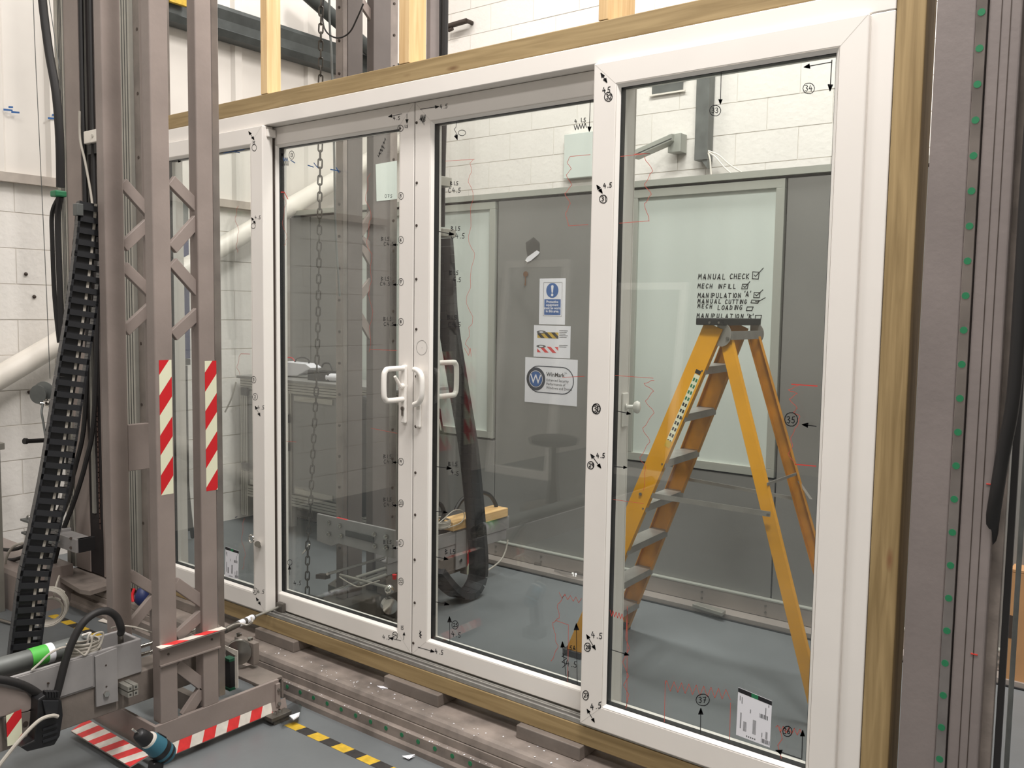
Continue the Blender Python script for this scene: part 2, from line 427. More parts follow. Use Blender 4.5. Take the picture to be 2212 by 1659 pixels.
# demountable partition across the back of the chamber
wp = struct(MB().box(-5.62, -.22, 2.07, 2.10, .10, 2.30), 'wall_partition', 'dark')
def panel(x0, x1, z0=.125, z1=2.285): MB().box(x0+.004, x1-.004, 2.05, 2.07, z0, z1).build('wall_panel', 'part', wp, .002)
panel(-5.62, -5.374); panel(-5.374, -4.95); panel(-4.95, -3.565, .125, .765); panel(-3.565, -2.60); panel(-2.60, -1.705, .125, .75)
panel(-1.705, -.55); panel(-.55, -.22)
MB().box(-5.62, -.22, 2.035, 2.105, 2.30, 2.335).build('top_rail', 'partf', wp)
def glazing(x0, x1, z0, z1):
    t = .045; b = MB()
    b.box(x0, x1, 2.04, 2.075, z0, z0+t); b.box(x0, x1, 2.04, 2.075, z1-t, z1)
    b.box(x0, x0+t, 2.04, 2.075, z0+t, z1-t); b.box(x1-t, x1, 2.04, 2.075, z0+t, z1-t)
    f = b.build('window_frame', 'partf', wp, .002)
    MB().box(x0+t, x1-t, 2.058, 2.07, z0+t, z1-t).build('window_pane', 'frost', f)
glazing(-4.95, -3.58, .78, 2.285); glazing(-2.60, -1.712, .76, 2.285)
MB().box(-5.62, -.22, 2.02, 2.05, .03, .118).build('skirting_plate', 'skirt', wp, .002)
MB().box(-5.62, -.22, 2.016, 2.05, .118, .125).build('skirting_lip', 'partf', wp)
MB().box(-5.62, -.22, 1.93, 2.05, 0.004, .028).build('floor_channel', 'skirt', wp)
MB().box(-5.62, -.22, 1.918, 1.93, 0, .006).build('channel_edge_strip', 'gasket', wp)  # thin dark strip along the front foot of the floor channel
for k in range(14):
    for z in (.055, .09): MB().cyl((-4.6+k*.36, 2.021, z), (-4.6+k*.36, 2.014, z), .006, 8).build('rivet', 'steel', wp)

# ================================================================ RIG BASE
# long base beam under the door with its guide rail
prof = [(.16, 0), (.16, .135), (-.085, .135), (-.1, .131), (-.108, .12), (-.112, .10), (-.112, .098), (-.108, .096), (-.116, .094), (-.118, .068), (-.137, .066), (-.137, .03), (-.145, .02), (-.145, 0)]
t = thing('base_beam', 'long dusty grey steel base beam lying under the bottom timber with green plugged rail', 'beam', (-2.4, 0, 0))
MB().prism(prof, 'x', -4.85, .2).build('beam_body', 'beam', t)
dot = mesh_of(MB().cyl((0, 0, 0), (0, -.0015, 0), .0085, 12), 'plug', 'green')
for k in range(36): place(dot, 'plug', Matrix.Translation((-3.05+k*.082, -.137, .05)), t)

# hazard tape on the floor
def ftape(x0, x1, label, ya=-.297, yb=-.253):
    mb = MB(); x = x0; k = 0
    while x < x1:
        L = .07 if k % 2 == 0 else .065
        xe = min(x+L, x1); mb.slab([(x-.01, ya, .0005), (xe-.01, ya, .0005), (xe, yb, .0005), (x, yb, .0005)], (0, 0, .0006), k % 2); x = xe; k += 1
    return solo(mb, 'hazard_tape', ['yellow', 'btape'], label, 'tape')
P = WF(641, 1558); ftape(P.x, -.9, 'yellow and black hazard tape on the floor right of the lattice mast')
ftape(WF(112, 1330).x, WF(212, 1376).x+.02, 'short yellow and black hazard tape on the floor behind the black energy chain')

# ================================================================ DOOR TIMBERS
solo(MB().box(-4.14, -.661, .004, .10, 2.4285, 2.495), 'timber_beam', 'timber', 'treated timber beam running along the top of the white door frame', 'timber', 'treated timbers round the door', .003)
solo(MB().box(-4.14, -.585, -.002, .10, .1815, .2445), 'timber_beam', 'timber', 'treated timber beam carrying the bottom of the white door frame', 'timber', 'treated timbers round the door', .003)
solo(MB().box(-.657, -.587, 0, .10, .246, 3.0), 'timber_post', 'timberz', 'treated timber upright at the right of the white door frame', 'timber', 'treated timbers round the door', .003)
solo(MB().box(-4.145, -4.073, 0, .10, .246, 2.427), 'timber_post', 'timberz', 'treated timber upright at the left end of the white door frame', 'timber', 'treated timbers round the door', .003)
for (a, l, r, lab) in ((562, 576, 606, 'left of three, above the left of the door'), (862, 884, 921, 'middle of the three, above the door handles'), (1293, 1313, 1372, 'right of the three, above the right door panel')):
    x0 = W(a, 20, .004).x; x1 = W(l, 20, .004).x; y1 = min(WX(r, 20, x1).y, .2)
    solo(MB().box(x0, x1, .004, y1, 2.496, 4.2), 'pine_post', 'pine', 'pine post on the top timber, '+lab, 'post', 'pine posts on the top timber', .002)
for x0, x1, lab in ((-3.25, -2.983, 'beside the mast wheel'), (-2.437, -2.153, 'below the two door handles'), (-1.79, -1.529, 'below the corner of the right door panel'), (-3.95, -3.66, 'behind the lattice mast')):
    solo(MB().box(x0, x1, -.027, .09, .1352, .181), 'packer_block', 'paintd', 'grey steel packer block on the base beam '+lab, 'packer', 'packers under the bottom timber', .003)

# ================================================================ THE PATIO DOOR
door = thing('patio_door', 'white four panel sliding patio door covered in handwritten test marks', 'door', (-2.364, .05, .246))
mb = MB()
mb.box(-4.069, -.659, 0, .13, 2.3655, 2.427); mb.box(-4.069, -4.009, 0, .13, .262, 2.365); mb.box(-.719, -.659, 0, .13, .262, 2.365)
mb.box(-4.009, -.719, .105, .13, .247, .262)
mb.build('outer_frame', 'pvc', door, .003, label='white outer frame')
mb = MB(); mb.box(-4.069, -.659, 0, .105, .246, .252); mb.box(-4.069, -.659, 0, .006, .252, .262); mb.box(-4.069, -.659, .026, .033, .252, .261); mb.box(-4.069, -.659, .04, .048, .252, .259)
tr = mb.build('sill_track', 'track', door, .001, label='grey aluminium sliding track')
MB().box(-4.0, -.7, .007, .025, .252, .2545).build('track_groove', 'trackdark', tr)

def sash(name, label, x0, x1, z0, z1, a0, a1, c0, c1, yf, depth):
    P = [(x0, z0), (x1, z0), (x1, z1), (x0, z1)]; Q = [(a0, c0), (a1, c0), (a1, c1), (a0, c1)]
    f = lambda p, q: (p[0]+(q[0]-p[0])*.88, p[1]+(q[1]-p[1])*.88)
    N = [f(P[i], Q[i]) for i in range(4)]
    mb = MB(); mb.rings([[(p[0], y, p[1]) for p, y in ((P[i], yf), (P[i], yf+depth), (N[i], yf+depth), (N[i], yf))] for i in range(4)], 0, False, False, True)
    s = mb.build(name, 'pvc', door, .004, label=label)
    mb = MB()
    for i in range(4):
        a, b = Vector((P[i][0], 0, P[i][1])), Vector((N[i][0], 0, N[i][1])); d = (b-a).normalized(); n = Vector((-d.z, 0, d.x))*.0005
        a += d*.004; b -= d*.003; Y = Vector((0, yf-.0002, 0)); mb.quad([a-n+Y, b-n+Y, b+n+Y, a+n+Y])
    mb.build('mitre_line', 'seam', s)
    def ringbox(e0, e1, y0, y1, slope=0):
        m = MB(); A = [(a0-e0, c0-e0), (a1+e0, c0-e0), (a1+e0, c1+e0), (a0-e0, c1+e0)]; B = [(a0+e1, c0+e1), (a1-e1, c0+e1), (a1-e1, c1-e1), (a0+e1, c1-e1)]
        for i in range(4):
            j = (i+1) % 4
            m.hexa([(A[i][0], y0, A[i][1]), (A[j][0], y0, A[j][1]), (A[j][0], y1, A[j][1]), (A[i][0], y1, A[i][1]),
                    (B[i][0], y0+slope, B[i][1]), (B[j][0], y0+slope, B[j][1]), (B[j][0], y1, B[j][1]), (B[i][0], y1, B[i][1])])
        return m
    e = .010
    ringbox(e, 0, yf+.0005, yf+.0112, .0098).build('glazing_bead', 'bead', s)
    ringbox(.004, .0014, yf+.0114, yf+.0362).build('glazing_gasket', 'gasket', s)
    ringbox(e, 0, yf+.0365, yf+depth-.001).build('glazing_bead', 'bead', s)
    MB().box(a0-.002, a1+.002, yf+.014, yf+.018, c0-.002, c1+.002).build('glass_pane', 'glass', s)
    MB().box(a0-.002, a1+.002, yf+.034, yf+.038, c0-.002, c1+.002).build('glass_pane', 'glass', s)
    return s
fixR = sash('fixed_sash', 'fixed outer panel on the right', -1.5395, -.718, .258, 2.3635, -1.446, -.80, .346, 2.281, -.015, .055)
fixL = sash('fixed_sash', 'fixed outer panel on the left', -4.008, -3.187, .258, 2.3635, -3.928, -3.281, .346, 2.281, -.015, .055)
slR = sash('sliding_sash', 'sliding panel right of the meeting line', -2.3635, -1.455, .263, 2.3645, -2.273, -1.552, .344, 2.277, .05, .05)
slL = sash('sliding_sash', 'sliding panel left of the meeting line', -3.273, -2.3655, .263, 2.3645, -3.173, -2.452, .344, 2.279, .05, .05)
MB().box(-3.199, -3.1875, .028, .049, .27, 2.35).build('brush_seal', 'brown', fixL)
MB().box(-3.21, -3.175, .006, .048, 2.318, 2.352).build('travel_stop', 'pvc', slL, .004)
MB().box(-1.465, -1.4555, .101, .106, .3, 2.3).build('brush_seal', 'pvc', slR)

# handles
def handle_d(parent, yb, x, z0, z1, out, r=.0105):
    s_ = 1 if out > 0 else -1; a = abs(out); k = .026
    pts = [(x, yb, z1), (x, yb+s_*(a-k), z1), (x, yb+s_*(a-.008), z1-.006), (x, yb+s_*a, z1-k), (x, yb+s_*a, z0+k), (x, yb+s_*(a-.008), z0+.006), (x, yb+s_*(a-k), z0), (x, yb, z0)]
    return MB().tube(pts, r, 10).build('door_handle', 'bead', parent)
zt = WX(845, 797, -2.405).z; zb = WX(845, 865, -2.405).z
handle_d(slL, .052, -2.405, zb, zt, -.115)
hp = MB().box(-2.418, -2.392, .036, .05, 1.165, zt+.012).build('handle_plate', 'bead', slL, .006, 3)
P0 = W(866, 834, .03); P1 = W(853, 813, -.01)
MB().cyl((-2.405, .05, P0.z), (-2.405, .02, P0.z), .011, 12).cyl((-2.405, .022, P0.z), P1, .008, 12, r2=.0055).build('thumb_turn', 'bead', slL)
K = W(870, 887, .035)
MB().cyl((K.x, .0355, K.z+.008), (K.x, .031, K.z+.008), .0085, 14).box(K.x-.004, K.x+.004, .031, .0355, K.z-.02, K.z+.004).build('lock_cylinder', 'steel', slL)
MB().box(K.x-.0015, K.x+.0015, .0302, .032, K.z-.014, K.z+.012).build('keyhole', 'brown', slL)
pts = [W(895, 798, .03), W(904, 802, .022), W(911, 815, .018), W(911, 850, .018), W(906, 868, .022), W(895, 874, .03)]
MB().tube(pts, .0105, 10).build('door_handle', 'bead', slR)
MB().box(-2.342, -2.318, .039, .05, 1.155, 1.375).build('handle_plate', 'bead', slR, .006, 3)
zt = WX(955, 797, -2.30).z; zb = WX(955, 865, -2.30).z
handle_d(slR, .10, -2.335, 1.265, 1.395, .165, .0105)
MB().box(-1.4548, -1.448, .058, .092, 1.235, 1.345).build('handle_plate', 'bead', slR, .004, 3)
MB().lathe((-1.448, .075, 1.30), (1, .5, 0), [(0, .010), (.004, .010), (.005, .007), (.022, .007), (.026, .016), (.036, .021), (.044, .016), (.048, .0)], 18).build('door_knob', 'bead', slR)
for (x, y) in ((900, 265), (900.5, 395), (900, 487), (899.5, 603), (899.5, 711), (899, 813), (898, 921), (897.5, 1021), (897, 1112), (896, 1209), (896, 1302), (893, 1389)):
    c = W(x, y, .05); MB().lathe((c.x, .05, c.z), (0, -1, 0), [(0, .0055), (.002, .005), (.003, .003), (.0032, 0)], 10).build('screw', 'brown', slR)
mb = MB().box(-2.3655, -2.3635, .052, .06, .27, 2.36); mb.build('meeting_gap', 'brown', slL)

# ---------------------------------------------------------------- pen marks
def mark(parent, polys, plane, mtl='ink', wd=.0026, name='pen_mark'): return pen(polys, plane, wd).build(name, mtl, parent)
yF = -.0156; yS = .0494; gF = -.0016; gS = .0634
# fixed right panel frame
mark(fixR, arrow(1298, 158, 1311, 178, 9, True) + write('45', 1301, 201, 12, slope=-.1) + ring(1314, 209, 8.5, 9.5) + write('32', 1309, 214, 10, 6), yF)
mark(fixR, arrow(1289, 400, 1301, 417, 9, True) + write('4.5', 1303, 406, 10, slope=-.1) + ring(1303, 430, 8, 8.5) + write('31', 1299, 434, 9, 6), yF)
mark(fixR, ring(1288, 883, 9, 11) + ring(1286, 883, 6, 9) + write('30', 1282, 889, 12, 7), yF)
mark(fixR, arrow(1276, 981, 1298, 1011, 9, True) + write('4.5', 1288, 989, 10) + ring(1276, 1005, 7, 8) + write('29', 1272, 1009, 8, 5), yF)
mark(fixR, arrow(1267, 1371, 1286, 1403, 9, True) + write('4.5', 1277, 1377, 13, slope=.15) + ring(1269, 1398, 7, 9) + write('28', 1265, 1402, 8, 5), yF)
mark(fixR, ring(1265, 1502, 6.5, 10) + write('27', 1261, 1506, 9, 5) + arrow(1268, 1532, 1284, 1560, 8, True) + write('4.5', 1275, 1534, 13, slope=-.2), yF)
# fixed right glass
mark(fixR, arrow(1797, 134, 1737, 145, 12) + arrow(1797, 130, 1793, 196, 13), gF)
mark(fixR, ring(1747, 191, 12.5, 11.5) + write('34', 1738, 197, 13, 9), gF, 'ink', .002)
mark(fixR, arrow(1558, 156, 1556, 225, 10) + ring(1545, 239, 12, 11.5) + write('33', 1537, 244, 11, 8), gF, 'ink', .0022)
mark(fixR, ring(1709, 906, 14, 14.5) + write('35', 1699, 914, 14, 10) + arrow(1763, 921, 1733, 917, 12), gF)
mark(fixR, ring(1518, 1512, 14.5, 12.5) + write('37', 1509, 1518, 12, 9) + arrow(1513, 1582, 1514, 1530, 13), gF)
mark(fixR, ring(1701, 1580, 10, 11) + write('36', 1692, 1585, 12, 8) + arrow(1732, 1640, 1676, 1621, 13) + arrow(1732, 1638, 1734, 1578, 12), gF)
mark(fixR, arrow(1333, 888, 1362, 894, 8) + arrow(1326, 1008, 1354, 1010, 7) + arrow(1319, 1403, 1358, 1415, 9), gF)
mark(fixR, [[(1370, 333), (1404, 331)]] + wiggle([(1392, 338), (1410, 370), (1392, 398), (1407, 420), (1392, 440), (1402, 478)], 2, 1) + [[(1338, 482), (1402, 477)], [(1340, 338), (1404, 331)]], gF, 'inkr', .0016)
mark(fixR, [[(1329, 811), (1411, 817)]] + wiggle([(1413, 822), (1391, 828), (1412, 845), (1394, 866), (1413, 892), (1388, 925), (1404, 955), (1382, 988), (1395, 1010), (1390, 1060)], 2, 1) + [[(1325, 1079), (1390, 1088)]], gF, 'inkr', .0014)
mark(fixR, [[(1710, 830), (1765, 834)], [(1718, 1003), (1762, 1007)]], gF, 'inkrs', .0028)
mark(fixR, wiggle([(1725, 833), (1703, 842), (1722, 850), (1705, 862), (1722, 882), (1714, 890), (1728, 900), (1722, 920), (1708, 945), (1712, 965), (1702, 980), (1718, 1003)], 1.5, 1), gF, 'inkr', .0015)
mark(fixR, [[(1435, 1560), (1437, 1470)], [(1576, 1598), (1578, 1518)], [(1437, 1478)]+[(1440+i*8, 1478+i*1.2+(14 if i % 2 else -8)) for i in range(17)]+[(1578, 1512)]], gF, 'inkr', .0017)
mark(fixR, [[(1355, 1320), (1352, 1380), (1360, 1400), (1345, 1430), (1358, 1460), (1347, 1480), (1358, 1500), (1352, 1530)], [(1355, 1310), (1354, 1525)]], gF, 'inkr', .0018)
mark(fixR, [[(1318+i*3.2, 1322+(8 if i % 2 else -4)+i) for i in range(10)]], gF, 'inkrs', .002)
mark(fixR, [[(1676, 1571)]+[(1680+i*6, 1572+i+(9 if i % 2 else -5)) for i in range(10)], [(1684, 1570), (1690, 1596), (1680, 1610), (1688, 1638)]], gF, 'inkr', .0018)
# sliding right frame and glass
mark(slR, arrow(908, 236, 948, 230, 8) + write('4.5', 950, 235, 9, slope=-.1) + write('45', 906, 262, 9) + [[(910+i*1.5, 250+(12 if i % 2 else -2)) for i in range(7)], [(908+i*1.6, 252+i*2+(8 if i % 2 else -2)) for i in range(6)]], yS, 'ink', .0022)
mark(slR, ring(911, 751, 11.5, 15.5, 18) + [[(911, 751), (912, 752)]], yS, 'ink', .001)
mark(slR, [[(907, 1362), (908, 1378)], [(906, 1370), (910, 1364), (906, 1368), (911, 1372), (906, 1374), (910, 1378)]] + arrow(903, 1398, 938, 1408, 8) + write('4.5', 939, 1411, 10, slope=.2), yS, 'ink', .0026)
mark(slR, [[(986, 264), (985, 275), (981, 279), (987, 290), (982, 296)]] + arrow(984, 290, 988, 302, 10) + ring(998, 287, 8, 6), gS, 'ink', .0022)
mark(slR, write('4', 1241, 266, 8) + write('1.5', 1253, 264, 9) + arrow(1275, 218, 1273, 284, 10), gS)
mark(slR, [[(1240+i*3, 276-i*.6+(5 if i % 2 else -5)) for i in range(10)]], gS, 'grey', .003)
mark(slR, write('B1.5', 972, 400, 8) + write('C4.5', 968, 416, 10), gS)
mark(slR, write('B1.5', 974, 498, 9) + write('C4.5', 974, 515, 11) + arrow(948, 500, 980, 507, 10), gS)
mark(slR, write('B1.5', 970, 594, 9) + write('4.5', 979, 609, 9) + write('B1.5', 966, 690, 9) + write('C4.5', 968, 706, 10), gS)
mark(slR, write('B1.5', 968, 1007, 9) + write('4.5', 974, 1023, 9, slope=.3) + arrow(942, 1008, 975, 1012, 10), gS)
mark(slR, write('B1.5', 961, 1197, 10) + arrow(941, 1203, 968, 1208, 9) + arrow(940, 1300, 970, 1306, 10) + arrow(941, 1105, 966, 1107, 8), gS)
mark(slR, arrow(972, 1390, 971, 1332, 12) + ring(983, 1350, 7, 9) + write('25', 979, 1354, 8, 5) + write('4.5', 975, 1374, 11, slope=.2), gS)
mark(slR, write('4.5', 1222, 1438, 13, slope=.2) + write('1.5A', 1223, 1404, 9) + arrow(1247, 1477, 1245, 1347, 14) + [[(1217+i*.6, 1412+i*5) for i in range(11)], [(1228, 1450), (1227, 1468)], [(1222, 1412), (1214, 1418), (1224, 1422), (1214, 1430), (1224, 1434), (1215, 1442)]], gS)
mark(slR, arrow(1216, 1410, 1215, 1387, 11), gS, 'grey', .004)
mark(slR, [[(1226, 1490), (1228, 1350), (1200, 1340)]] + wiggle([(1222, 1285), (1205, 1305), (1208, 1335), (1194, 1345), (1200, 1380), (1205, 1400), (1190, 1428)], 2, 1) + [[(1208+i*6, 1283+i*1.6+(8 if i % 2 else -3)) for i in range(9)]], gS, 'inkr', .0018)
mark(slR, wiggle([(1022, 345), (1014, 380), (1022, 430), (1012, 510), (1024, 560), (1008, 640), (1020, 700), (1008, 735), (1015, 765)], 5, 1) + [[(962, 348), (1025, 344)], [(1003, 752), (1012, 768), (1016, 752), (1018, 770)]], gS, 'inkr', .0014)
mark(slR, wiggle([(1232, 338), (1225, 350), (1234, 365), (1223, 378), (1235, 400), (1220, 418), (1232, 440), (1222, 460), (1228, 488)], 1, 1) + [[(1232, 338), (1275, 334)], [(1228, 488), (1270, 485)], [(1215, 815), (1262, 813)]], gS, 'inkr', .0016)
# sliding left frame and glass
mark(slL, arrow(868, 246, 839, 252, 8) + write('4.5', 849, 259, 8) + arrow(879, 246, 879, 266, 8) + ring(865, 277, 6, 6.5) + write('14', 861, 280, 6, 4.5) + write('1.5', 873, 276, 6), yS, 'ink', .0022)
for n, y in (('15', 423), ('16', 518), ('17', 609), ('18', 695), ('19', 997), ('20', 1087), ('21', 1173), ('22', 1256)):
    mark(slL, ring(866, y, 5.5, 7.5) + write(n, 862, y+3, 6.5, 4.2), yS, 'ink', .0018)
mark(slL, write('4.5', 826, 1380, 9, slope=.1) + arrow(866, 1384, 841, 1378, 8) + ring(853, 1373, 6, 8) + write('24', 849, 1376, 6.5, 4.5) + write('15', 864, 1359, 8, slope=.2) + arrow(872, 1382, 873, 1366, 6), yS, 'ink', .0022)
for y in (520, 606, 990, 1083, 1175, 693):
    mark(slL, write('B1.5', 828-(5 if y < 620 else 0), y, 8) + write('C4.5', 829-(8 if y == 606 else 0), y+11, 8), gS, 'ink', .002)
    mark(slL, arrow(859, y+9, 849, y+9, 6), gS)
mark(slL, write('075', 831, 427, 7), gS, 'ink', .0018)
mark(slL, [[(818+i*1.7, 335-i*4+(4 if i % 2 else -5)) for i in range(10)], [(816+i*2, 338-i*3+(4 if i % 2 else -3)) for i in range(8)]], gS, 'ink', .0026)
mark(slL, arrow(610, 322, 609, 338, 7) + ring(630, 335, 5.5, 9) + write('13', 626, 339, 8, 5) + [[(608+i*2, 352+(6 if i % 2 else -4)) for i in range(9)]], gS)
mark(slL, [[(612+i*2, 345+(3 if i % 2 else -4)) for i in range(6)], [(628, 346), (637, 352)], [(665, 357), (677, 361)], [(714, 366), (732, 369)], [(726, 362), (732, 372)], [(678, 352), (686, 362)]], gS, 'inkb', .004)
mark(slL, arrow(626, 1242, 625, 1222, 8) + ring(626, 1215, 5, 6) + write('4.5', 634, 1264, 9), gS)
mark(slL, wiggle([(612, 420), (618, 440), (610, 480), (620, 515), (614, 530)], 2, 1) + wiggle([(800, 375), (790, 420), (802, 470), (792, 520), (803, 560), (798, 620), (803, 690), (797, 760)], 4, 1) + [[(798, 755), (858, 757)], [(801, 925), (858, 936)], [(640, 955), (618, 953)]], gS, 'inkr', .0014)
mark(slL, [[(607, 415), (614, 415), (622, 430)]], gS, 'inkrs', .004)
# left fixed panel
mark(fixL, arrow(537, 284, 549, 302, 7, True) + write('15', 544, 312, 7) + ring(549, 319, 5, 7), yF, 'ink', .0024)
mark(fixL, arrow(543, 470, 552, 483, 6, True) + write('4.5', 550, 473, 7) + ring(547, 488, 4.5, 5.5), yF, 'ink', .002)
mark(fixL, ring(548, 820, 5, 7) + write('3', 546, 823, 6) + ring(551, 857, 5.5, 7) + write('2', 549, 860, 6) + arrow(551, 877, 562, 899, 7, True) + write('4.5', 556, 884, 8), yF, 'ink', .002)
mark(fixL, ring(551, 1277, 5, 7) + write('21', 547, 1280, 6, 4) + write('4.5', 556, 1282, 8) + arrow(553, 1291, 563, 1307, 7, True), yF, 'ink', .002)
mark(fixL, [[(482, 331), (502, 327), (518, 330)], [(505, 326), (528, 323)]], gF, 'inkb', .003)
mark(fixL, wiggle([(515, 445), (508, 470), (516, 500), (510, 530), (513, 545)], 2, 1) + wiggle([(520, 765), (512, 790), (518, 810)], 2, 1) + wiggle([(528, 1120), (522, 1160), (530, 1200), (524, 1230)], 2, 1) + [[(520, 764), (540, 765)]], gF, 'inkr', .0016)
mark(fixL, arrow(371, 350, 391, 348, 6), gF)

# product stickers stuck on the fixed panes
def sticker(parent, c, plane, code=False):
    P = [W(x, y, plane) for x, y in c]
    def b(u, v): return P[0].lerp(P[1], u).lerp(P[3].lerp(P[2], u), v)+Vector((0, -.0004, 0))
    def r(mb, u0, u1, v0, v1, m, k=1): mb.quad([b(u0, v0)+Vector((0, -.0002*k, 0)), b(u1, v0)+Vector((0, -.0002*k, 0)), b(u1, v1)+Vector((0, -.0002*k, 0)), b(u0, v1)+Vector((0, -.0002*k, 0))], m)
    mb = MB(); r(mb, 0, 1, 0, 1, 0, 0); r(mb, 0, .4, .01, .10, 1); r(mb, .6, 1, .01, .10, 1); r(mb, .4, .6, .01, .10, 2)
    for (u, v, w_, h) in ((.06, .16, .03, .1), (.12, .17, .03, .14), (.1, .5, .04, .33), (.2, .66, .1, .2), (.38, .36, .03, .08), (.48, .55, .1, .3), (.82, .2, .03, .16), (.9, .12, .03, .05), (.3, .93, .3, .03), (.74, .75, .03, .1), (.86, .7, .06, .16)):
        for q in range(5): r(mb, u+q*w_/5, u+q*w_/5+w_*.11, v, v+h, 3)
    for (u, v) in ((.66, .36), (.74, .87)):
        for q in range(8): r(mb, u+q*.032, u+q*.032+(.02 if q % 3 else .01), v, v+.09, 1)
    return mb.build('product_sticker', ['paper', 'ink', 'green', 'grey'], parent)
sticker(fixR, [(1595, 1484), (1668, 1514), (1663, 1615), (1590, 1587)], gF)
sticker(fixL, [(487, 1180), (516, 1190), (515, 1252), (486, 1245)], gF)
# eye bolt on the left fixed panel
c = W(551, 1162, -.02)
mb = MB().tube([c+Vector((math.cos(a)*.016, -.02, math.sin(a)*.016)) for a in [2*math.pi*i/12 for i in range(12)]], .004, 8, closed=True)
mb.cyl(W(556, 1175, -.015), W(556, 1175, -.045), .013, 12).cyl(W(560, 1180, -.015), W(560, 1180, -.035), .008, 8); mb.build('eye_bolt', 'chrome', fixL)

# ================================================================ RIGHT AND LEFT RIG COLUMNS
t = thing('guide_column', 'tall grey steel column right of the door with green plugged guide rail', 'column', (-.45, 0, .0))
MB().box(-.553, -.466, -.045, .14, .136, 4.4).box(-.44, -.371, -.045, .14, .136, 4.4).box(-.47, -.435, -.03, .14, .136, 4.4).build('column_body', 'col', t, .004)
MB().box(-.4655, -.4425, -.05, -.031, .14, 4.4).build('guide_rail', 'railm', t, .001)
mb = MB()
for x in (-.414, -.395): mb.box(x, x+.0018, -.0462, -.045, .14, 4.4)
mb.build('groove', 'brown', t)
for k in range(52): place(dot, 'plug', Matrix.Translation((-.4545, -.0495, .18+k*.0818)), t)
MB().box(-.388, -.372, -.0465, -.045, 1.2062, 1.2085).box(-.40, -.385, -.0465, -.045, .788, .791).build('red_mark', 'inkrs', t)
def rx(px): return W(px, 1400, -.02).x
solo(MB().box(rx(2119), rx(2154), -.02, .0, .136, 4.4), 'channel_post', 'beam', 'worn grey upright channel right of the guide column', 'post', bevel=.002)
solo(MB().tube([W(2226, 300, -.09)+Vector((.02, 0, 2.2)), W(2226, 300, -.09)+Vector((.012, 0, 1.0)), W(2226, 300, -.09), W(2207, 600, -.085), W(2190, 850, -.075), W(2166, 985, -.062), W(2152, 1070, -.055), W(2143, 1130, -.035), W(2137, 1200, .01), W(2126, 1300, .04), W(2113, 1450, .05), W(2110, 1600, .03), W(2105, 1720, .03)], .015, 10), 'rubber_hose', 'rubber', 'thick black hose curving down behind the worn grey channel at the right', 'hose')
solo(MB().box(rx(2159), rx(2174), -.01, .0, .0, 4.4), 'rubber_seal', 'rubber', 'flat black rubber strip hanging at the right edge of the rig', 'strip')
solo(MB().cyl(W(2196, 1300, .9)*1.0, Vector((W(2196, 1300, .9).x, .9, 4.0)), .008, 8).cyl(W(2196, 1300, .9), Vector((W(2196, 1300, .9).x, .9, 0)), .008, 8), 'thin_pole', 'galv', 'thin grey pole standing before the cardboard box at the far right', 'pole')
c = WF(2184, 1482)
t = thing('cardboard_box', 'tall brown cardboard box standing on the floor at the far right', 'box', (c.x, c.y, 0))
z1 = W(2184, 1235, c.y).z
MB().box(c.x-.03, c.x+.35, c.y, c.y+.3, 0, z1).build('carton', 'card', t, .003); MB().box(c.x-.03, c.x+.35, c.y-.001, c.y+.3, z1+.001, z1+.012).build('lid_flap', 'card', t)
MB().box(c.x-.024, c.x-.005, c.y-.002, c.y, z1*.42, z1*.62).build('print_mark', 'brown', t)
def vx(px, yy=-.05, py=400): return W(px, py, yy).x
t = thing('guide_column', 'tall grey steel column behind the lattice mast with aluminium guide rail', 'column', (-4.5, 0, .14))
mb = MB(); mb.box(vx(145), vx(176), -.05, .12, .17, 4.6); mb.box(vx(206), vx(262), -.05, .12, .17, 4.6); mb.box(vx(176)+.001, vx(206)-.001, -.046, .12, .17, 4.6, 1)  # nearly flush middle face, recess shade put into its dark colour
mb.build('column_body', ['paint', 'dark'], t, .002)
mb = MB(); a, b = vx(127), vx(145)
mb.box(a, b-.001, -.055, .1, .17, 4.6)
for k in range(3): mb.box(a+(b-a)*(.45+.16*k), a+(b-a)*(.52+.16*k), -.0562, -.055, .17, 4.6, 1)
mb.build('guide_rail', ['alu', 'alud'], t, .001)
mb = MB(); a, b = vx(262), vx(289)
mb.box(a+.001, b-.001, -.06, .1, .17, 4.6)
for k in range(4): mb.box(a+(b-a)*(.2+.2*k), a+(b-a)*(.24+.2*k), -.0612, -.06, .17, 4.6, 1)
mb.build('extrusion', ['alu', 'alud'], t)
MB().box(vx(289)+.001, vx(309), -.04, .1, .17, 4.6).build('web_plate', 'paintd', t)
for py in (63, 202, 340, 742, 874, 1130): 
    c = W(295+py*.013, py, -.04); MB().cyl((c.x, -.039, c.z), (c.x, -.0415, c.z), .008, 10).build('bolt', 'brown', t)
mb = MB()
for k in range(26): 
    c = W(209+k*.3, 860+k*11, -.05); mb.box(c.x-.004-random.random()*.003, c.x+.003+random.random()*.003, -.0512, -.0505, c.z-.02, c.z+.014)
mb.build('rust_streak', 'rust', t)
for i, (a, b) in enumerate(((171, 183), (191, 204))):
    mb = MB().tube([W(a+2, -60, -.065), W(a+7, 200, -.065), W(a+13, 420, -.065), W(a+19, 640, -.065), W(a+12, 900, -.07), W(a-6, 1000, -.09), W(a-30, 1080, -.12), W(a-56, 1150, -.15), W(a-75, 1220, -.18)], .0125, 8)
    solo(mb, 'black_cable', 'rubber', 'thick black cable running down the column recess, '+('nearer the light grey rail' if i == 0 else 'nearer the lattice mast'), 'cable')
solo(MB().box(vx(186), vx(191), -.058, -.0465, .5, 4.6), 'conduit_strip', 'alu', 'thin grey strip between the two black cables in the column recess', 'strip')
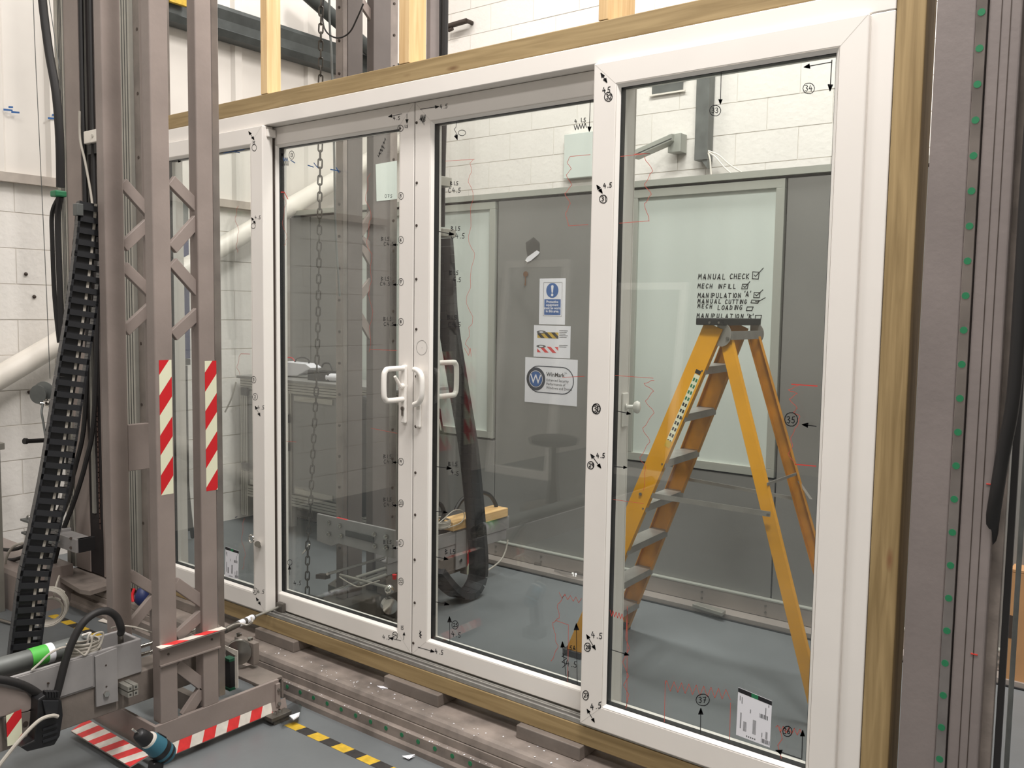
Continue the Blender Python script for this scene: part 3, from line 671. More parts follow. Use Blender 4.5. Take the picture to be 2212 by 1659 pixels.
t = thing('junction_block', 'small white block with a screw fixed across the black cables', 'block', (-4.6, -.1, 2.4))
a, b = W(180, 284, -.09), W(216, 304, -.09)
MB().box(a.x, b.x, -.09, -.02, b.z, a.z).build('block_body', 'tubew', t, .004)
MB().cyl(((a.x+b.x)/2+.01, -.09, (a.z+b.z)/2), ((a.x+b.x)/2+.01, -.095, (a.z+b.z)/2), .008, 12).build('screw', 'chrome', t)
MB().box(a.x, b.x, -.07, -.02, b.z-.05, b.z-.002).build('clamp', 'black', t)
solo(MB().tube([W(172, 240, -.1), W(173, 300, -.1), W(184, 350, -.11), W(198, 430, -.12), W(201, 480, -.14)], .006, 8), 'grey_cable', 'cable', 'pale grey cable dropping from the white block into the energy chain', 'cable')
# base plate at the foot of the left column and the broad beam to its left
a = WF(115, 1238, .165); b = WF(172, 1272, .165); c = WF(235, 1246, .165)
solo(MB().slab([(b.x, b.y, .14), (c.x+.15, b.y+.02, .14), (c.x+.1, b.y+.32, .14), (a.x-.05, b.y+.32, .14), (a.x, a.y, .14)], (0, 0, .022)), 'foot_plate', 'beam', 'dusty bolted steel foot plate under the left guide column', 'plate')
P = WF(45, 1330); zt = W(45, 1240, P.y).z
prof = [(P.y, 0), (P.y, zt-.03), (P.y+.008, zt-.008), (P.y+.03, zt), (P.y+.26, zt), (P.y+.26, 0)]
solo(MB().prism(prof, 'x', P.x-1.0, P.x+.03), 'side_beam', 'paint', 'wide rounded grey steel beam on the floor at the far left', 'beam')
solo(MB().cyl(WF(0, 1352, .01)+Vector((-.3, 0, 0)), WF(48, 1353, .01), .008, 10), 'steel_rod', 'steel', 'thin steel rod lying on the floor before the left beam', 'rod')
c = W(2, 962, -.4)
t = thing('extrusion_frame', 'aluminium extrusion corner at the far left edge of the picture', 'frame', (c.x, c.y, 0))
zz = c.z; MB().box(c.x-.06, W(0, 962, -.4).x+.002, -.44, -.40, 0, zz-.02).build('upright', 'alu', t, .002)
MB().box(c.x-.1, W(6, 962, -.4).x, -.45, -.39, zz-.02, zz+.015).build('cross_bar', 'alu', t, .003)

# winch, eye bolt, bracket block
c = W(106, 850, -.12)
t = thing('hand_winch', 'hand winch with a crank on the left guide column', 'winch', c)
MB().lathe(c+Vector((-.01, -.015, 0)), (.5, -1, 0), [(0, .062), (.008, .066), (.012, .066), (.02, .03), (.05, .028), (.052, .05), (.058, .05), (.06, .0)], 24).build('drum', 'galv', t)
MB().lathe(W(110, 870, -.14), (0, -1, 0), [(0, .024), (.02, .024), (.02, .014), (.035, .014)], 16).build('gear_hub', 'chrome', t)
MB().tube([W(93, 872, -.19), W(90, 890, -.21), W(94, 915, -.21), W(99, 948, -.21)], .006, 8).build('crank_arm', 'galv', t)
MB().cyl(W(99, 951, -.2), W(56, 953, -.33), .0115, 14).cyl(W(58, 953, -.325), W(52, 953, -.34), .0155, 14).build('crank_handle', 'rubber', t)
MB().cyl(W(86, 871, -.2), W(96, 872, -.18), .009, 10).build('nut', 'chrome', t)
t = thing('lug_bracket', 'steel lug with an eye bolt beside the black energy chain', 'bracket', W(62, 1140, -.25))
c = W(62, 1122, -.25)
MB().tube([c+Vector((math.cos(a)*.021, 0, math.sin(a)*.021)) for a in [2*math.pi*i/12 for i in range(12)]], .0045, 8, closed=True).build('eye_bolt', 'chrome', t)
a, b = W(52, 1135, -.25), W(118, 1141, -.25)
MB().box(a.x, b.x, -.27, -.22, b.z-.012, b.z).build('lug_plate', 'galv', t, .002)
a, b = W(54, 1163, -.25), W(118, 1172, -.25)
MB().box(a.x, b.x, -.27, -.22, b.z-.006, b.z+.006).build('lug_plate', 'galv', t, .002)
t = thing('bracket_block', 'pale machined bracket block with two bolt holes at the column foot', 'bracket', W(140, 1180, -.2))
a, b = W(122, 1152, -.2), W(165, 1196, -.2)
MB().box(a.x, b.x, -.2, -.12, b.z, a.z).build('block_body', 'armp', t, .003)
MB().box(W(108, 1150, -.16).x, a.x-.001, -.17, -.12, b.z+.02, a.z+.015).build('side_lug', 'armp', t, .003)
MB().box(b.x+.001, W(176, 1160, -.16).x, -.19, -.1, b.z, a.z).build('rear_clamp', 'black', t, .003)
for (x, y) in ((153, 1163), (153, 1183)): MB().cyl(W(x, y, -.2), W(x, y, -.204), .0075, 12).build('bolt_hole', 'brown', t)
solo(MB().tube([W(8, 1250, -.35), W(14, 1205, -.35), W(30, 1180, -.33), W(56, 1172, -.3)], .007, 8), 'grey_cable', 'cable', 'pale grey cable curving up beside the left extrusion frame', 'cable')
solo(MB().tube([W(-5, 1186, -.3), W(30, 1187, -.3), W(70, 1172, -.28)], .010, 8), 'black_cable', 'rubber', 'black hose running behind the energy chain at knee height, upper one', 'cable')
solo(MB().tube([W(-5, 1210, -.3), W(35, 1208, -.3), W(75, 1190, -.28)], .010, 8), 'black_cable', 'rubber', 'black hose running behind the energy chain at knee height, lower one', 'cable')
solo(MB().tube([W(15, 1222, -.2), W(40, 1232, -.2), W(60, 1230, -.2)], .006, 6), 'black_cable', 'rubber', 'thin black cable lying on top of the left beam', 'cable')

# cables hanging along the left wall
solo(MB().tube([W(88, -40, -.45)+Vector((-.12, 0, 1.4)), W(88, -40, -.45)+Vector((-.04, 0, .5)), W(88, -40, -.45), W(104, 100, -.45), W(121, 200, -.45), W(129, 300, -.45), W(131, 405, -.45)], .019, 10), 'cable_bundle', 'rubber', 'thick black cable bundle hanging above the green clip at the left', 'cable')
for i, pl in enumerate((((128, 425), (113, 460), (113, 520), (118, 640), (128, 740)), ((131, 425), (125, 470), (127, 560), (132, 680), (137, 780)))):
    solo(MB().tube([W(x, y, -.45) for x, y in pl], .010 if i == 0 else .014, 8), 'black_cable', 'rubber', ('thin' if i == 0 else 'thick')+' black cable looping down below the green clip', 'cable')
a = W(122, 420, -.46)
solo(MB().box(a.x-.02, a.x+.035, -.48, -.43, a.z-.012, a.z+.016), 'cable_clip', 'green', 'green clip holding the black cables together at the left', 'clip', bevel=.006)
solo(MB().tube([W(71, -20, -.3)+Vector((0, 0, 1.3)), W(71, -20, -.3), W(85, 300, -.3), W(99, 600, -.3), W(108, 818, -.3)], .0018, 6), 'wire_rope', 'galv', 'thin steel wire rope running down to the hand winch', 'rope')
solo(MB().tube([W(106, 0, -.42), W(118, 80, -.42), W(129, 150, -.42)], .0018, 6), 'wire_rope', 'galv', 'short thin wire beside the black cable bundle at top left', 'rope')

# ================================================================ NEAR LATTICE MAST
X1 = -2.78; XA = -3.086
t = thing('lattice_mast', 'grey steel lattice mast with red and white warning strips before the door', 'mast', (-2.93, -.66, .03))
def chord(x0, x1, y0, y1, z0=.15, z1=4.6, m='paint', nm='chord'): return MB().box(x0, x1, y0, y1, z0, z1).build(nm, m, t, .004)
B = chord(X1-.05, X1, -.76, -.694); Cc = chord(X1-.05, X1, -.592, -.529); chord(XA-.05, XA, -.76, -.689); chord(XA-.05, XA, -.592, -.529)
MB().box(X1-.03, X1-.002, -.5285, -.500, .17, 4.6).build('guide_rail', 'railm', t, .002)
def braces(pairs, x, wd=.02, dep=.010):
    for (a, b, c, d) in pairs:
        p, q = WX(a, b, x), WX(c, d, x); dd = (q-p).normalized(); n = Vector((0, -dd.z, dd.y))
        MB().bar(p-dd*.012, q+dd*.012, n*wd, (dep, 0, 0)).build('brace', 'paint', t, .002)
braces([(373, 395, 425, 448), (425, 476, 375, 532), (376, 572, 430, 633), (430, 673, 378, 721), (382, 1262, 432, 1297), (431, 1330, 386, 1371), (384, 1439, 434, 1477), (432, 1495, 402, 1540)], X1-.025)
braces([(268, 400, 318, 456), (318, 484, 270, 529), (271, 580, 322, 630), (322, 666, 274, 711), (284, 1244, 327, 1270), (327, 1297, 285, 1348)], XA-.025)
a, b = WX(277, 918, XA+.002), WX(324, 1012, XA+.002)
MB().box(XA-.02, XA+.002, a.y, b.y, b.z, a.z).build('cover_plate', 'paint', t, .002)
# warning stickers
def warn(x0, x1, y0, y1, label, off):
    a, b = WX(x0, y0, X1), WX(x1, y0, X1); c = WX(x0, y1, X1)
    P = [(X1+.0006, a.y, c.z), (X1+.0006, b.y, c.z), (X1+.0006, b.y, a.z), (X1+.0006, a.y, a.z)]
    MB().stripes(P, a.z-c.z, .137, .062, 0, 1, .5, off).build('warning_sticker', ['red', 'cream'], t)
warn(343, 370, 778, 1071, '', .0); warn(442, 467, 780, 1062, '', -.055)
# cross angle with tape, base frame
zc = WX(357, 1399, X1+.03).z; y0 = -.775; y1 = WX(489, 1356, X1+.03).y; zb = WX(345, 1441, X1+.004).z
MB().box(X1+.001, X1+.03, y0, y1, zc-.006, zc).box(X1+.001, X1+.006, y0+.01, y1-.01, zb, zc-.006).box(X1+.001, X1+.012, y0+.01, y1-.01, zb, zb+.006).build('cross_angle', 'paint', t, .001)
MB().stripes([(X1, y0, zc+.0006), (X1+.031, y0, zc+.0006), (X1+.031, y1, zc+.0006), (X1, y1, zc+.0006)], y1-y0, .12, .03, 0, 1, .5, .02).build('striped_tape', ['redt', 'wtape'], t)
for (x, y) in ((364, 1413), (458, 1381)): MB().cyl(WX(x, y, X1+.006), WX(x, y, X1+.009), .004, 10).build('screw', 'brown', t)
ye = -.262
MB().box(X1-.012, X1+.002, -.785, ye, .035, .152).build('base_side_plate', 'paint', t, .002)
MB().box(-3.25, X1-.013, -.785, -.773, .05, .152).build('base_front_plate', 'paint', t, .002)
MB().box(X1-.05, X1-.013, -.62, ye, .035, .05).box(-3.2, -2.84, -.53, -.50, .05, .12).build('base_cross_member', 'paintd', t)
MB().stripes([(X1+.014, -.795, .033), (X1+.014, ye-.04, .033), (X1+.0035, ye-.04, .071), (X1+.0035, -.795, .071)][::-1] if False else [(X1+.0035, -.795, .071), (X1+.014, -.795, .033), (X1+.014, ye-.04, .033), (X1+.0035, ye-.04, .071)], .56, .115, -.02, 0, 1, .5, .0).build('striped_tape', ['redt', 'wtape'], t)
MB().slab([(X1+.002, -.80, .068), (X1+.013, -.80, .030), (X1+.013, ye+.03, .030), (X1+.002, ye+.03, .068)], (-.003, 0, -.002)).build('skirt_lip', 'paint', t)
a = WF(313, 1634, .03); b = WF(206, 1566, .03)
P = [(-3.22, -.86, .030), (-3.22, -.80, .055), (X1-.01, -.80, .055), (X1-.03, -.86, .030)]
MB().stripes([P[0], P[1], P[2], P[3]], .42, .085, .04, 0, 1, .5, 0).build('striped_tape', ['wtape', 'redt'], t)
MB().slab([(p[0], p[1], p[2]-.001) for p in P], (0, 0, -.004)).build('skirt_lip', 'paint', t)
# end bracket with bolts
p = WX(590, 1470, X1); 
MB().box(X1+.0025, X1+.012, ye-.02, ye+.0, .045, .14).build('end_plate', 'paint', t, .002)
for z in (.06, .115): MB().cyl((X1+.012, ye-.01, z), (X1+.02, ye-.01, z), .007, 6).build('bolt', 'steel', t)
MB().box(X1-.03, X1+.055, ye-.075, ye+.02, .018, .034).box(X1-.0, X1+.05, ye-.06, ye+.01, -.0, .018).build('foot_block', 'plate', t, .002)
for dy in (-.045, -.02): MB().cyl((X1+.035, ye+dy, .034), (X1+.035, ye+dy, .046), .008, 6).build('bolt', 'chrome', t)
# wheel carrier
p = W(524, 1407, -.33)
wh = MB().lathe((X1-.02, p.y, p.z), (1, 0, 0), [(-.014, .03), (-.012, .048), (-.004, .05), (-.001, .042), (.001, .042), (.004, .05), (.012, .048), (.014, .02), (.018, .02), (.018, .0)], 28)
wc = W(516, 1408, -.30)
MB().lathe(wc, (.75, -.66, 0), [(-.012, .03), (-.010, .05), (-.004, .052), (0, .045), (.004, .052), (.012, .05), (.014, .03), (.018, .012), (.019, 0)], 28).build('wheel', 'steel', t)
a, b = W(505, 1375, -.27), W(551, 1440, -.27)
MB().box(a.x, b.x-.012, -.268, -.24, b.z, a.z).build('wheel_block', 'paintd', t, .003)
for x in (516, 540): c = W(x, 1372, -.255); MB().cyl((c.x, -.255, a.z), (c.x, -.255, a.z+.012), .011, 6).build('nut', 'chrome', t)
a = W(515, 1445, -.30); MB().box(a.x, a.x+.19, -.34, -.23, a.z-.012, a.z).box(a.x, a.x+.19, -.235, -.225, .06, a.z-.013).build('bracket_shelf', 'paintd', t, .002)
a, b = W(482, 1425, -.42), W(497, 1487, -.42)
k = MB().box(a.x, b.x, -.42, -.395, b.z, a.z, 0).box(a.x+.005, b.x, -.422, -.3945, a.z+.0005, a.z+.012, 1).box(a.x, b.x, -.422, -.3945, b.z-.012, b.z-.0005, 1).box(a.x-.006, a.x-.0005, -.422, -.395, b.z, a.z, 2)
k.build('brake_unit', ['black', 'greenb', 'red'], t, .001)
a, b = W(487, 1402, -.43), W(515, 1490, -.43)
MB().slab([(a.x, -.43, a.z), (b.x, -.43, W(514, 1419, -.43).z), (b.x, -.43, W(514, 1408, -.43).z+.004), (a.x, -.43, a.z+.014)], (0, -.002, 0)).slab([(b.x-.018, -.43, b.z+.002), (b.x, -.43, b.z+.008), (b.x, -.43, W(514, 1419, -.43).z), (b.x-.018, -.43, W(508, 1418, -.43).z)], (0, -.002, 0)).build('guard_edge', 'wtape', t)

c = WF(307, 1306, .136)+Vector((0, 0, .05))
t = thing('sack', 'dark blue bag with a red edge standing behind the lattice mast', 'bag', (c.x, c.y, .136))
MB().lathe(c-Vector((0, 0, .05)), (0, 0, 1), [(0, .02), (.02, .036), (.05, .034), (.08, .018), (.088, 0)], 14).build('bag_body', 'blue', t)
MB().tube([c+Vector((-.03, -.022, .03)), c+Vector((-.028, -.034, .0)), c+Vector((-.015, -.038, -.03))], .007, 8).build('red_edge', 'red', t)
solo(MB().slab([WF(212, 1342, .004), WF(232, 1347, .004), WF(294, 1322, .004), WF(284, 1312, .004)], (0, 0, .004)), 'white_board', 'wtape', 'white board offcut lying behind the lattice mast', 'board')
mb = MB(); rs = random.Random(3)
for k in range(260):
    x = rs.uniform(-3.1, -.8); y = rs.choice((rs.uniform(-.1, -.03), rs.gauss(-.126, .006))); z = .1355 if y > -.11 else .0665; a = rs.uniform(0, 3.1); q = rs.uniform(.0015, .004)
    mb.quad([(x+math.cos(a+t_)*q, y+math.sin(a+t_)*q, z+rs.uniform(0, .0015)) for t_ in (0, 1.3, 3.2, 4.4)])
o = mb.build('sawdust', 'paper'); o['kind'] = 'stuff'; o['label'] = 'scattered white sawdust and chips on the long base beam'; o['category'] = 'sawdust'

# ================================================================ NEAR ARM
XA_ = -2.86
t = thing('loading_arm', 'light grey loading arm running through the lattice mast at the lower left', 'arm', (-2.93, -1.6, .22))
zt = .445; yE = -.782
MB().box(XA_-.012, XA_, -3.0, yE, .325, zt).box(-3.0, -2.988, -3.0, yE, .325, zt).box(-2.988, XA_-.012, yE-.012, yE, .325, zt).box(-2.988, XA_-.012, -3.0, yE-.012, .325, .335).build('arm_channel', 'armp', t, .003)
MB().box(-2.985, XA_-.006, -1.25, -.45, .215, .3245).build('arm_beam', 'paintd', t, .003)
MB().cyl((-2.90, yE, .40), (-2.90, -.5, .40), .007, 10).cyl((-2.90, yE, .37), (-2.90, -.5, .37), .007, 10).build('guide_rod', 'chrome', t)
a, b = WX(203, 1420, XA_), WX(253, 1515, XA_)
MB().slab([(XA_+.0005, a.y, zt-.012), (XA_+.0005, b.y, zt-.004), (XA_+.0005, b.y, WX(253, 1513, XA_).z), (XA_+.0005, a.y, WX(206, 1526, XA_).z)], (.008, 0, 0)).build('gusset_plate', 'armp', t, .001)
c = WX(229, 1498, XA_+.009); MB().cyl(c, c+Vector((.008, 0, 0)), .010, 6).build('bolt', 'chrome', t)
for x, y in ((229, 1437), (230, 1483), (105, 1476)): c = WX(x, y, XA_+.009); MB().cyl(c-Vector((.008, 0, 0)), c+Vector((.001, 0, 0)), .003, 8).build('bolt_hole', 'brown', t)
MB().box(XA_+.001, XA_+.004, -1.35, a.y-.006, .333, .44).build('doubler_plate', 'armp', t, .001)
c0 = WX(256, 1467, XA_+.002); c1 = WX(270, 1476, XA_+.002)
mb = MB(); ex = .062
for i in range(2):
    for j in range(2):
        y = c0.y+.020*i; z = c0.z-.012-.021*j
        mb.box(XA_+.001, XA_+ex, y, y+.017, z-.0165, z, 0); mb.box(XA_+ex, XA_+ex+.0006, y+.005, y+.012, z-.012, z-.005, 1)
mb.build('extrusion_bundle', ['alu', 'alud'], t, .001)
c = (-2.9, yE-.05, .43)
MB().cyl((-2.90, -.835, .336), (-2.90, -.835, .47), .010, 14).cyl((-2.90, -.835, .336), (-2.90, -.835, .40), .022, 14).build('hose_fitting', 'steel', t)
# hydraulic tube with tape
t2 = thing('hydraulic_tube', 'dark grey tube with green tape and a white tag lying along the arm', 'tube', (-2.95, -1.4, .44))
MB().cyl((-2.945, -3.0, .455), (-2.945, -.93, .455), .030, 20).build('tube_body', 'galv', t2)
p = WX(92, 1425, -2.93).y; MB().cyl((-2.945, p-.035, .455), (-2.945, p+.03, .455), .0315, 20).build('tape_wrap', 'greent', t2)
p = WX(109, 1420, -2.93).y; MB().cyl((-2.945, p-.008, .455), (-2.945, p+.012, .455), .0318, 20).build('tag', 'paper', t2)
# hoses
X = -2.84
solo(MB().tube([WX(x, y, X) for x, y in ((119, 1512), (128, 1480), (142, 1425), (157, 1385), (178, 1347), (205, 1325), (232, 1320), (252, 1333), (262, 1358))] + [Vector((-2.90, -.835, .47))], .0125, 10), 'hydraulic_hose', 'rubber', 'thick black hose arching up from the black chain bracket to the arm end', 'hose')
solo(MB().tube([WX(x, y, X) for x, y in ((-30, 1466), (10, 1469), (50, 1480), (80, 1497), (103, 1516))], .0125, 10), 'hydraulic_hose', 'rubber', 'thick black hose entering the black chain bracket from the left', 'hose')
solo(MB().tube([WX(x, y, -2.78) for x, y in ((125, 1548), (112, 1546), (85, 1556), (50, 1590), (15, 1632), (-10, 1665))], .006, 8), 'grey_cable', 'cable', 'grey cable leaving the black chain bracket towards the bottom left corner', 'cable')
solo(MB().tube([WX(x, y, -2.855) for x, y in ((68, 1448), (85, 1433), (110, 1410), (140, 1398), (165, 1404), (183, 1415), (196, 1395), (202, 1372), (222, 1366), (220, 1385), (212, 1400))], .0035, 6), 'grey_cable', 'cable', 'thin grey cable trailing over the top edge of the arm to the coil', 'cable')
solo(MB().tube([WX(x, y, -2.86) for x, y in ((240, 1357), (262, 1352), (292, 1355), (327, 1366))], .003, 6), 'grey_cable', 'cable', 'thin grey cable running from the coil behind the mast leg', 'cable')
def coil(c, r, turns, h, ax=(0, 0, 1), r0=.0035, sq=1.0):
    ax = Vector(ax).normalized(); a = ax.orthogonal().normalized(); b = ax.cross(a); pts = []
    for i in range(turns*20):
        an = i/20*2*math.pi; rr = r*(1-.08*abs(math.sin(i*.071))); pts.append(Vector(c)+a*math.cos(an)*rr+b*math.sin(an)*rr*sq+ax*(h*(i/(turns*20))+.002*math.sin(i*.3)))
    return MB().tube(pts, r0, 6, smooth=False)
t3 = thing('cable_coil', 'small coil of grey cable tied with a white strap on the arm', 'cable coil', (-2.925, -.97, .43))
coil((-2.925, -.955, .425), .056, 9, .05).build('coil', 'cable', t3); coil((-2.925, -.955, .475), .03, 2, .006).build('coil', 'cable', t3)
MB().tube([(-2.90, -.955, .44), (-2.895, -.95, .49), (-2.90, -.94, .50), (-2.925, -.955, .49)], .004, 6).build('strap', 'bead', t3)
c = W(116, 1305, -.5)
hang = [W(116, 1290, -.5), W(122, 1262, -.47), W(128, 1244, -.42)]
t3 = thing('cable_coil', 'large coil of grey cable hanging behind the black energy chain', 'cable coil', c)
coil(c-Vector((0, .02, 0)), .085, 9, .06, (1, -.75, .1), .0045, 1.0).build('coil', 'cable', t3); coil(c+Vector((-.03, 0, -.03)), .055, 3, .03, (1, -.6, .1), .0045).build('coil', 'cable', t3); MB().tube(hang, .0045, 6).build('tail', 'cable', t3)

# energy chain link: rails along local z, width along local x, depth along y
LP = .042
def link_mesh(wd, dp, nm, closed=False):
    mb = MB(); h = LP*.49
    for sg in (-1, 1): mb.box(sg*wd/2-(.008 if sg > 0 else 0), sg*wd/2+(0 if sg > 0 else .008), -dp/2, dp/2, -h, h)
    if closed:
        mb.box(-wd/2+.008, wd/2-.008, -dp/2+.002, dp/2-.002, -h, h)
        for sg in (-1, 1): mb.box(-wd/2+.006, wd/2-.006, min(sg*dp/2, sg*(dp/2-.003)), max(sg*dp/2, sg*(dp/2-.003)), -h, -h+.010); mb.box(-.004, .004, min(sg*dp/2, sg*(dp/2-.003)), max(sg*dp/2, sg*(dp/2-.003)), -h+.010, h)
    else:
        mb.box(-wd/2, wd/2, dp/2-.006, dp/2, -h*.5, h*.45); mb.box(-wd/2, wd/2, -dp/2, -dp/2+.006, -h*.5, h*.45)
        mb.box(-wd/2+.008, wd/2-.028, -.008, .008, -LP/2, LP/2); mb.box(wd*.04, wd*.13, -.013, .013, -LP/2, LP/2, 1)
    return mesh_of(mb, nm, ['chainp', 'cable'])
def run_chain(parent, pts, wdir, me, pitch):
    P = [Vector(p) for p in pts]; Q = [P[0]]
    for i in range(len(P)-1):
        p0 = P[max(i-1, 0)]; p1, p2 = P[i], P[i+1]; p3 = P[min(i+2, len(P)-1)]
        for k in range(1, 21):
            t_ = k/20; Q.append(.5*((2*p1)+(p2-p0)*t_+(2*p0-5*p1+4*p2-p3)*t_*t_+(3*p1-p0-3*p2+p3)*t_**3))
    acc = 0; nxt = pitch/2
    for i in range(len(Q)-1):
        d = (Q[i+1]-Q[i]); L = d.length
        while acc+L >= nxt and L > 0:
            c = Q[i]+d*((nxt-acc)/L); tz = d.normalized(); x = (Vector(wdir)-tz*Vector(wdir).dot(tz)).normalized(); y = tz.cross(x)
            place(me, 'chain_link', basis(c, x, y, tz), parent); nxt += pitch
        acc += L
lm1 = link_mesh(.098, .045, 'chain_link')
t = thing('energy_chain', 'long black energy chain leaning in front of the left guide column', 'energy chain', WX(197, 455, -3.19))
XC = -3.19
run_chain(t, [WX(x, y, XC) for x, y in ((200, 440), (190, 550), (172, 690), (151, 820), (133, 940), (116, 1040), (96, 1140), (74, 1240), (62, 1330), (49, 1440), (44, 1520))], (.22, 1, 0), lm1, LP)
a = WX(160, 452, XC)
MB().box(XC-.01, XC+.02, a.y, a.y+.024, a.z-.022, a.z+.02).build('end_clamp', 'galv', t, .002)
solo(MB().tube([WX(x, y, -3.23) for x, y in ((152, 985), (152, 1040), (138, 1090), (120, 1130))], .016, 8), 'black_cable', 'rubber', 'black cable bowing out to the right of the leaning energy chain', 'cable')
# black end bracket at the lower left
X = -2.80
t = thing('chain_bracket', 'black energy chain end bracket hanging from the arm at the lower left', 'bracket', WX(95, 1560, X))
P = [WX(x, y, X) for x, y in ((82, 1512), (97, 1502), (118, 1500), (134, 1514), (137, 1545), (130, 1590), (118, 1610), (60, 1624), (44, 1614), (74, 1600), (80, 1560))]
MB().slab(P, (-.05, 0, 0)).build('bracket_body', 'black', t, .004)
for i in range(3): 
    a = WX(92, 1575+i*13, X+.001); MB().box(X, X+.004, a.y, a.y+.045, a.z-.006, a.z+.002).build('rib', 'chainp', t)
for i in range(5):
    a = WX(99+i*6, 1503, X); MB().box(X-.02, X+.003, a.y, a.y+.006, a.z-.006, a.z+.012).build('tooth', 'black', t)
MB().slab([WX(90, 1512, X+.001), WX(125, 1512, X+.001), WX(120, 1548, X+.001), WX(98, 1548, X+.001)], (.008, 0, 0)).build('hose_clamp', 'chainp', t, .002)
P = [WX(x, y, -2.84) for x, y in ((-5, 1479), (60, 1497), (80, 1522), (60, 1535), (-5, 1550))]
t = thing('arm_end_bracket', 'grey bent plate with a red and cream warning sticker at the lower left', 'bracket', WX(40, 1540, -2.83))
MB().slab([WX(x, y, -2.845) for x, y in ((-30, 1478), (58, 1496), (80, 1524), (60, 1537), (-30, 1556))], (-.03, 0, 0)).build('bent_plate', 'paint', t, .003)
MB().slab([WX(x, y, -2.847) for x, y in ((8, 1548), (76, 1534), (78, 1590), (40, 1606), (14, 1600))], (-.02, 0, 0)).build('lower_plate', 'paintd', t, .002)
P = [WX(x, y, -2.838) for x, y in ((16, 1612), (49, 1604), (46, 1532), (13, 1546))]
MB().stripes(P, .16, .15, .075, 1, 0, .5, -.03).build('warning_sticker', ['red', 'cream'], t)
a = WX(55, 1563, -2.846); MB().cyl(a, a+Vector((.002, 0, 0)), .008, 10).build('bolt_hole', 'brown', t)

# ================================================================ DRILL
X = -2.52
c = WX(330, 1620, X); zs = 0
t = thing('cordless_drill', 'teal and black cordless drill at the foot of the lattice mast', 'drill', (c.x, c.y, 0))
tip = WX(286, 1575, X); a = WX(297, 1583, X); b = WX(319, 1597, X); e = WX(362, 1634, X)
d = (e-a).normalized()
MB().cyl(tip, a, .0035, 8).build('drill_bit', 'chrome', t)
L1 = (b-a).length
MB().lathe(a, d, [(0, .012), (.006, .019), (L1*.5, .022), (L1-.002, .024)], 20).build('chuck', 'black', t)
MB().lathe(b, d, [(0, .026), (.006, .027), (.008, .027)], 24).build('torque_ring', 'wtape', t)
L2 = (e-b).length
MB().lathe(b+d*.008, d, [(0, .029), (.02, .032), (.05, .034), (L2*.7, .034), (L2*.9, .031), (L2, .02), (L2+.003, 0)], 24).build('motor_body', 'teal', t)
up = Vector((0, 0, 1)); up = (up-d*up.dot(d)).normalized(); sd = d.cross(up)
MB().lathe(b+d*(L2*.5), d, [(0, .0345), (L2*.38, .0335)], 24).build('rear_housing', 'black', t)
MB().bar(b+d*.02+up*.030, b+d*.05+up*.033, sd*.008, up*.004).build('speed_switch', 'black', t, .001)
h0 = WX(338, 1628, X); 
mb = MB(); hv = Vector((h0.x, h0.y, 0))
mb.bar(h0-Vector((0, 0, .02)), Vector((h0.x, h0.y-.02, .05)), d.cross(Vector((0, 0, 1))).normalized()*.016, Vector((d.x, d.y, 0)).normalized()*.02)
mb.build('handle', 'black', t, .006, 3)
MB().box(h0.x-.045, h0.x+.045, h0.y-.06, h0.y+.03, 0, .05).build('battery_pack', 'black', t, .008, 3)

# position sensor rod fixed to the sliding door
P0 = WX(475, 1367, -2.98); P1 = W(500, 1352, -.18); P2 = W(603, 1311, .035)
A = W(486, 1362, -.3); Bp = W(548, 1333, -.12)
t = thing('position_sensor', 'slim metal displacement sensor reaching from the mast to the sliding panel', 'sensor', P2)
MB().cyl(A, Bp, .013, 16).build('sensor_body', 'plate', t); MB().cyl(Bp, P2, .0055, 12).build('sensor_rod', 'alu', t)
MB().cyl(A.lerp(Bp, .45), A.lerp(Bp, .62), .0138, 16).cyl(A.lerp(Bp, .72), A.lerp(Bp, .95), .0138, 16).build('label_band', 'paper', t)
MB().box(P2.x-.012, P2.x+.03, .028, .0485, P2.z-.022, P2.z+.02).build('rod_clamp', 'plate', t, .003)
solo(MB().tube([W(490, 1357, -.35), W(505, 1350, -.33), W(520, 1347, -.32), W(535, 1350, -.3), W(545, 1343, -.3), W(543, 1334, -.28)], .0038, 6), 'grey_cable', 'cable', 'grey cable looping below the displacement sensor', 'cable')
# litter
solo(MB().slab([WF(597, 1545, .01), WF(640, 1518, .01), WF(652, 1530, .01), WF(645, 1560, .01), WF(610, 1570, .01)], (0, 0, .012)), 'plastic_bag', 'film', 'scrap of clear plastic bag on the floor by the mast foot', 'bag')
solo(MB().slab([WF(625, 1548, .024), WF(648, 1540, .024), WF(646, 1548, .03), WF(634, 1556, .024)], (0, 0, .004)), 'paper_scrap', 'paper', 'small white paper scrap inside the clear plastic bag', 'paper')
def crumple(px, py, z, s, label, name='paper_scrap', m='paper'):
    c = WF(px, py, z); mb = MB(); random.seed(px)
    pts = [(c.x+random.uniform(-s, s), c.y+random.uniform(-s, s), z+random.uniform(.001, s*.8)) for _ in range(9)]
    b = len(mb.v); mb.v += pts
    for i in range(7): mb.face([i, i+1, i+2])
    return solo(mb, name, m, label, 'paper')
crumple(883, 1638, .0, .02, 'crumpled white tissue scrap on the floor by the hazard tape')
solo(MB().slab([WF(814, 1482, .136), WF(839, 1484, .136), WF(838, 1488, .136), WF(822, 1487, .136)], (0, 0, .002)), 'paper_scrap', 'paper', 'small white paper strip on the base beam beside a packer block', 'paper')

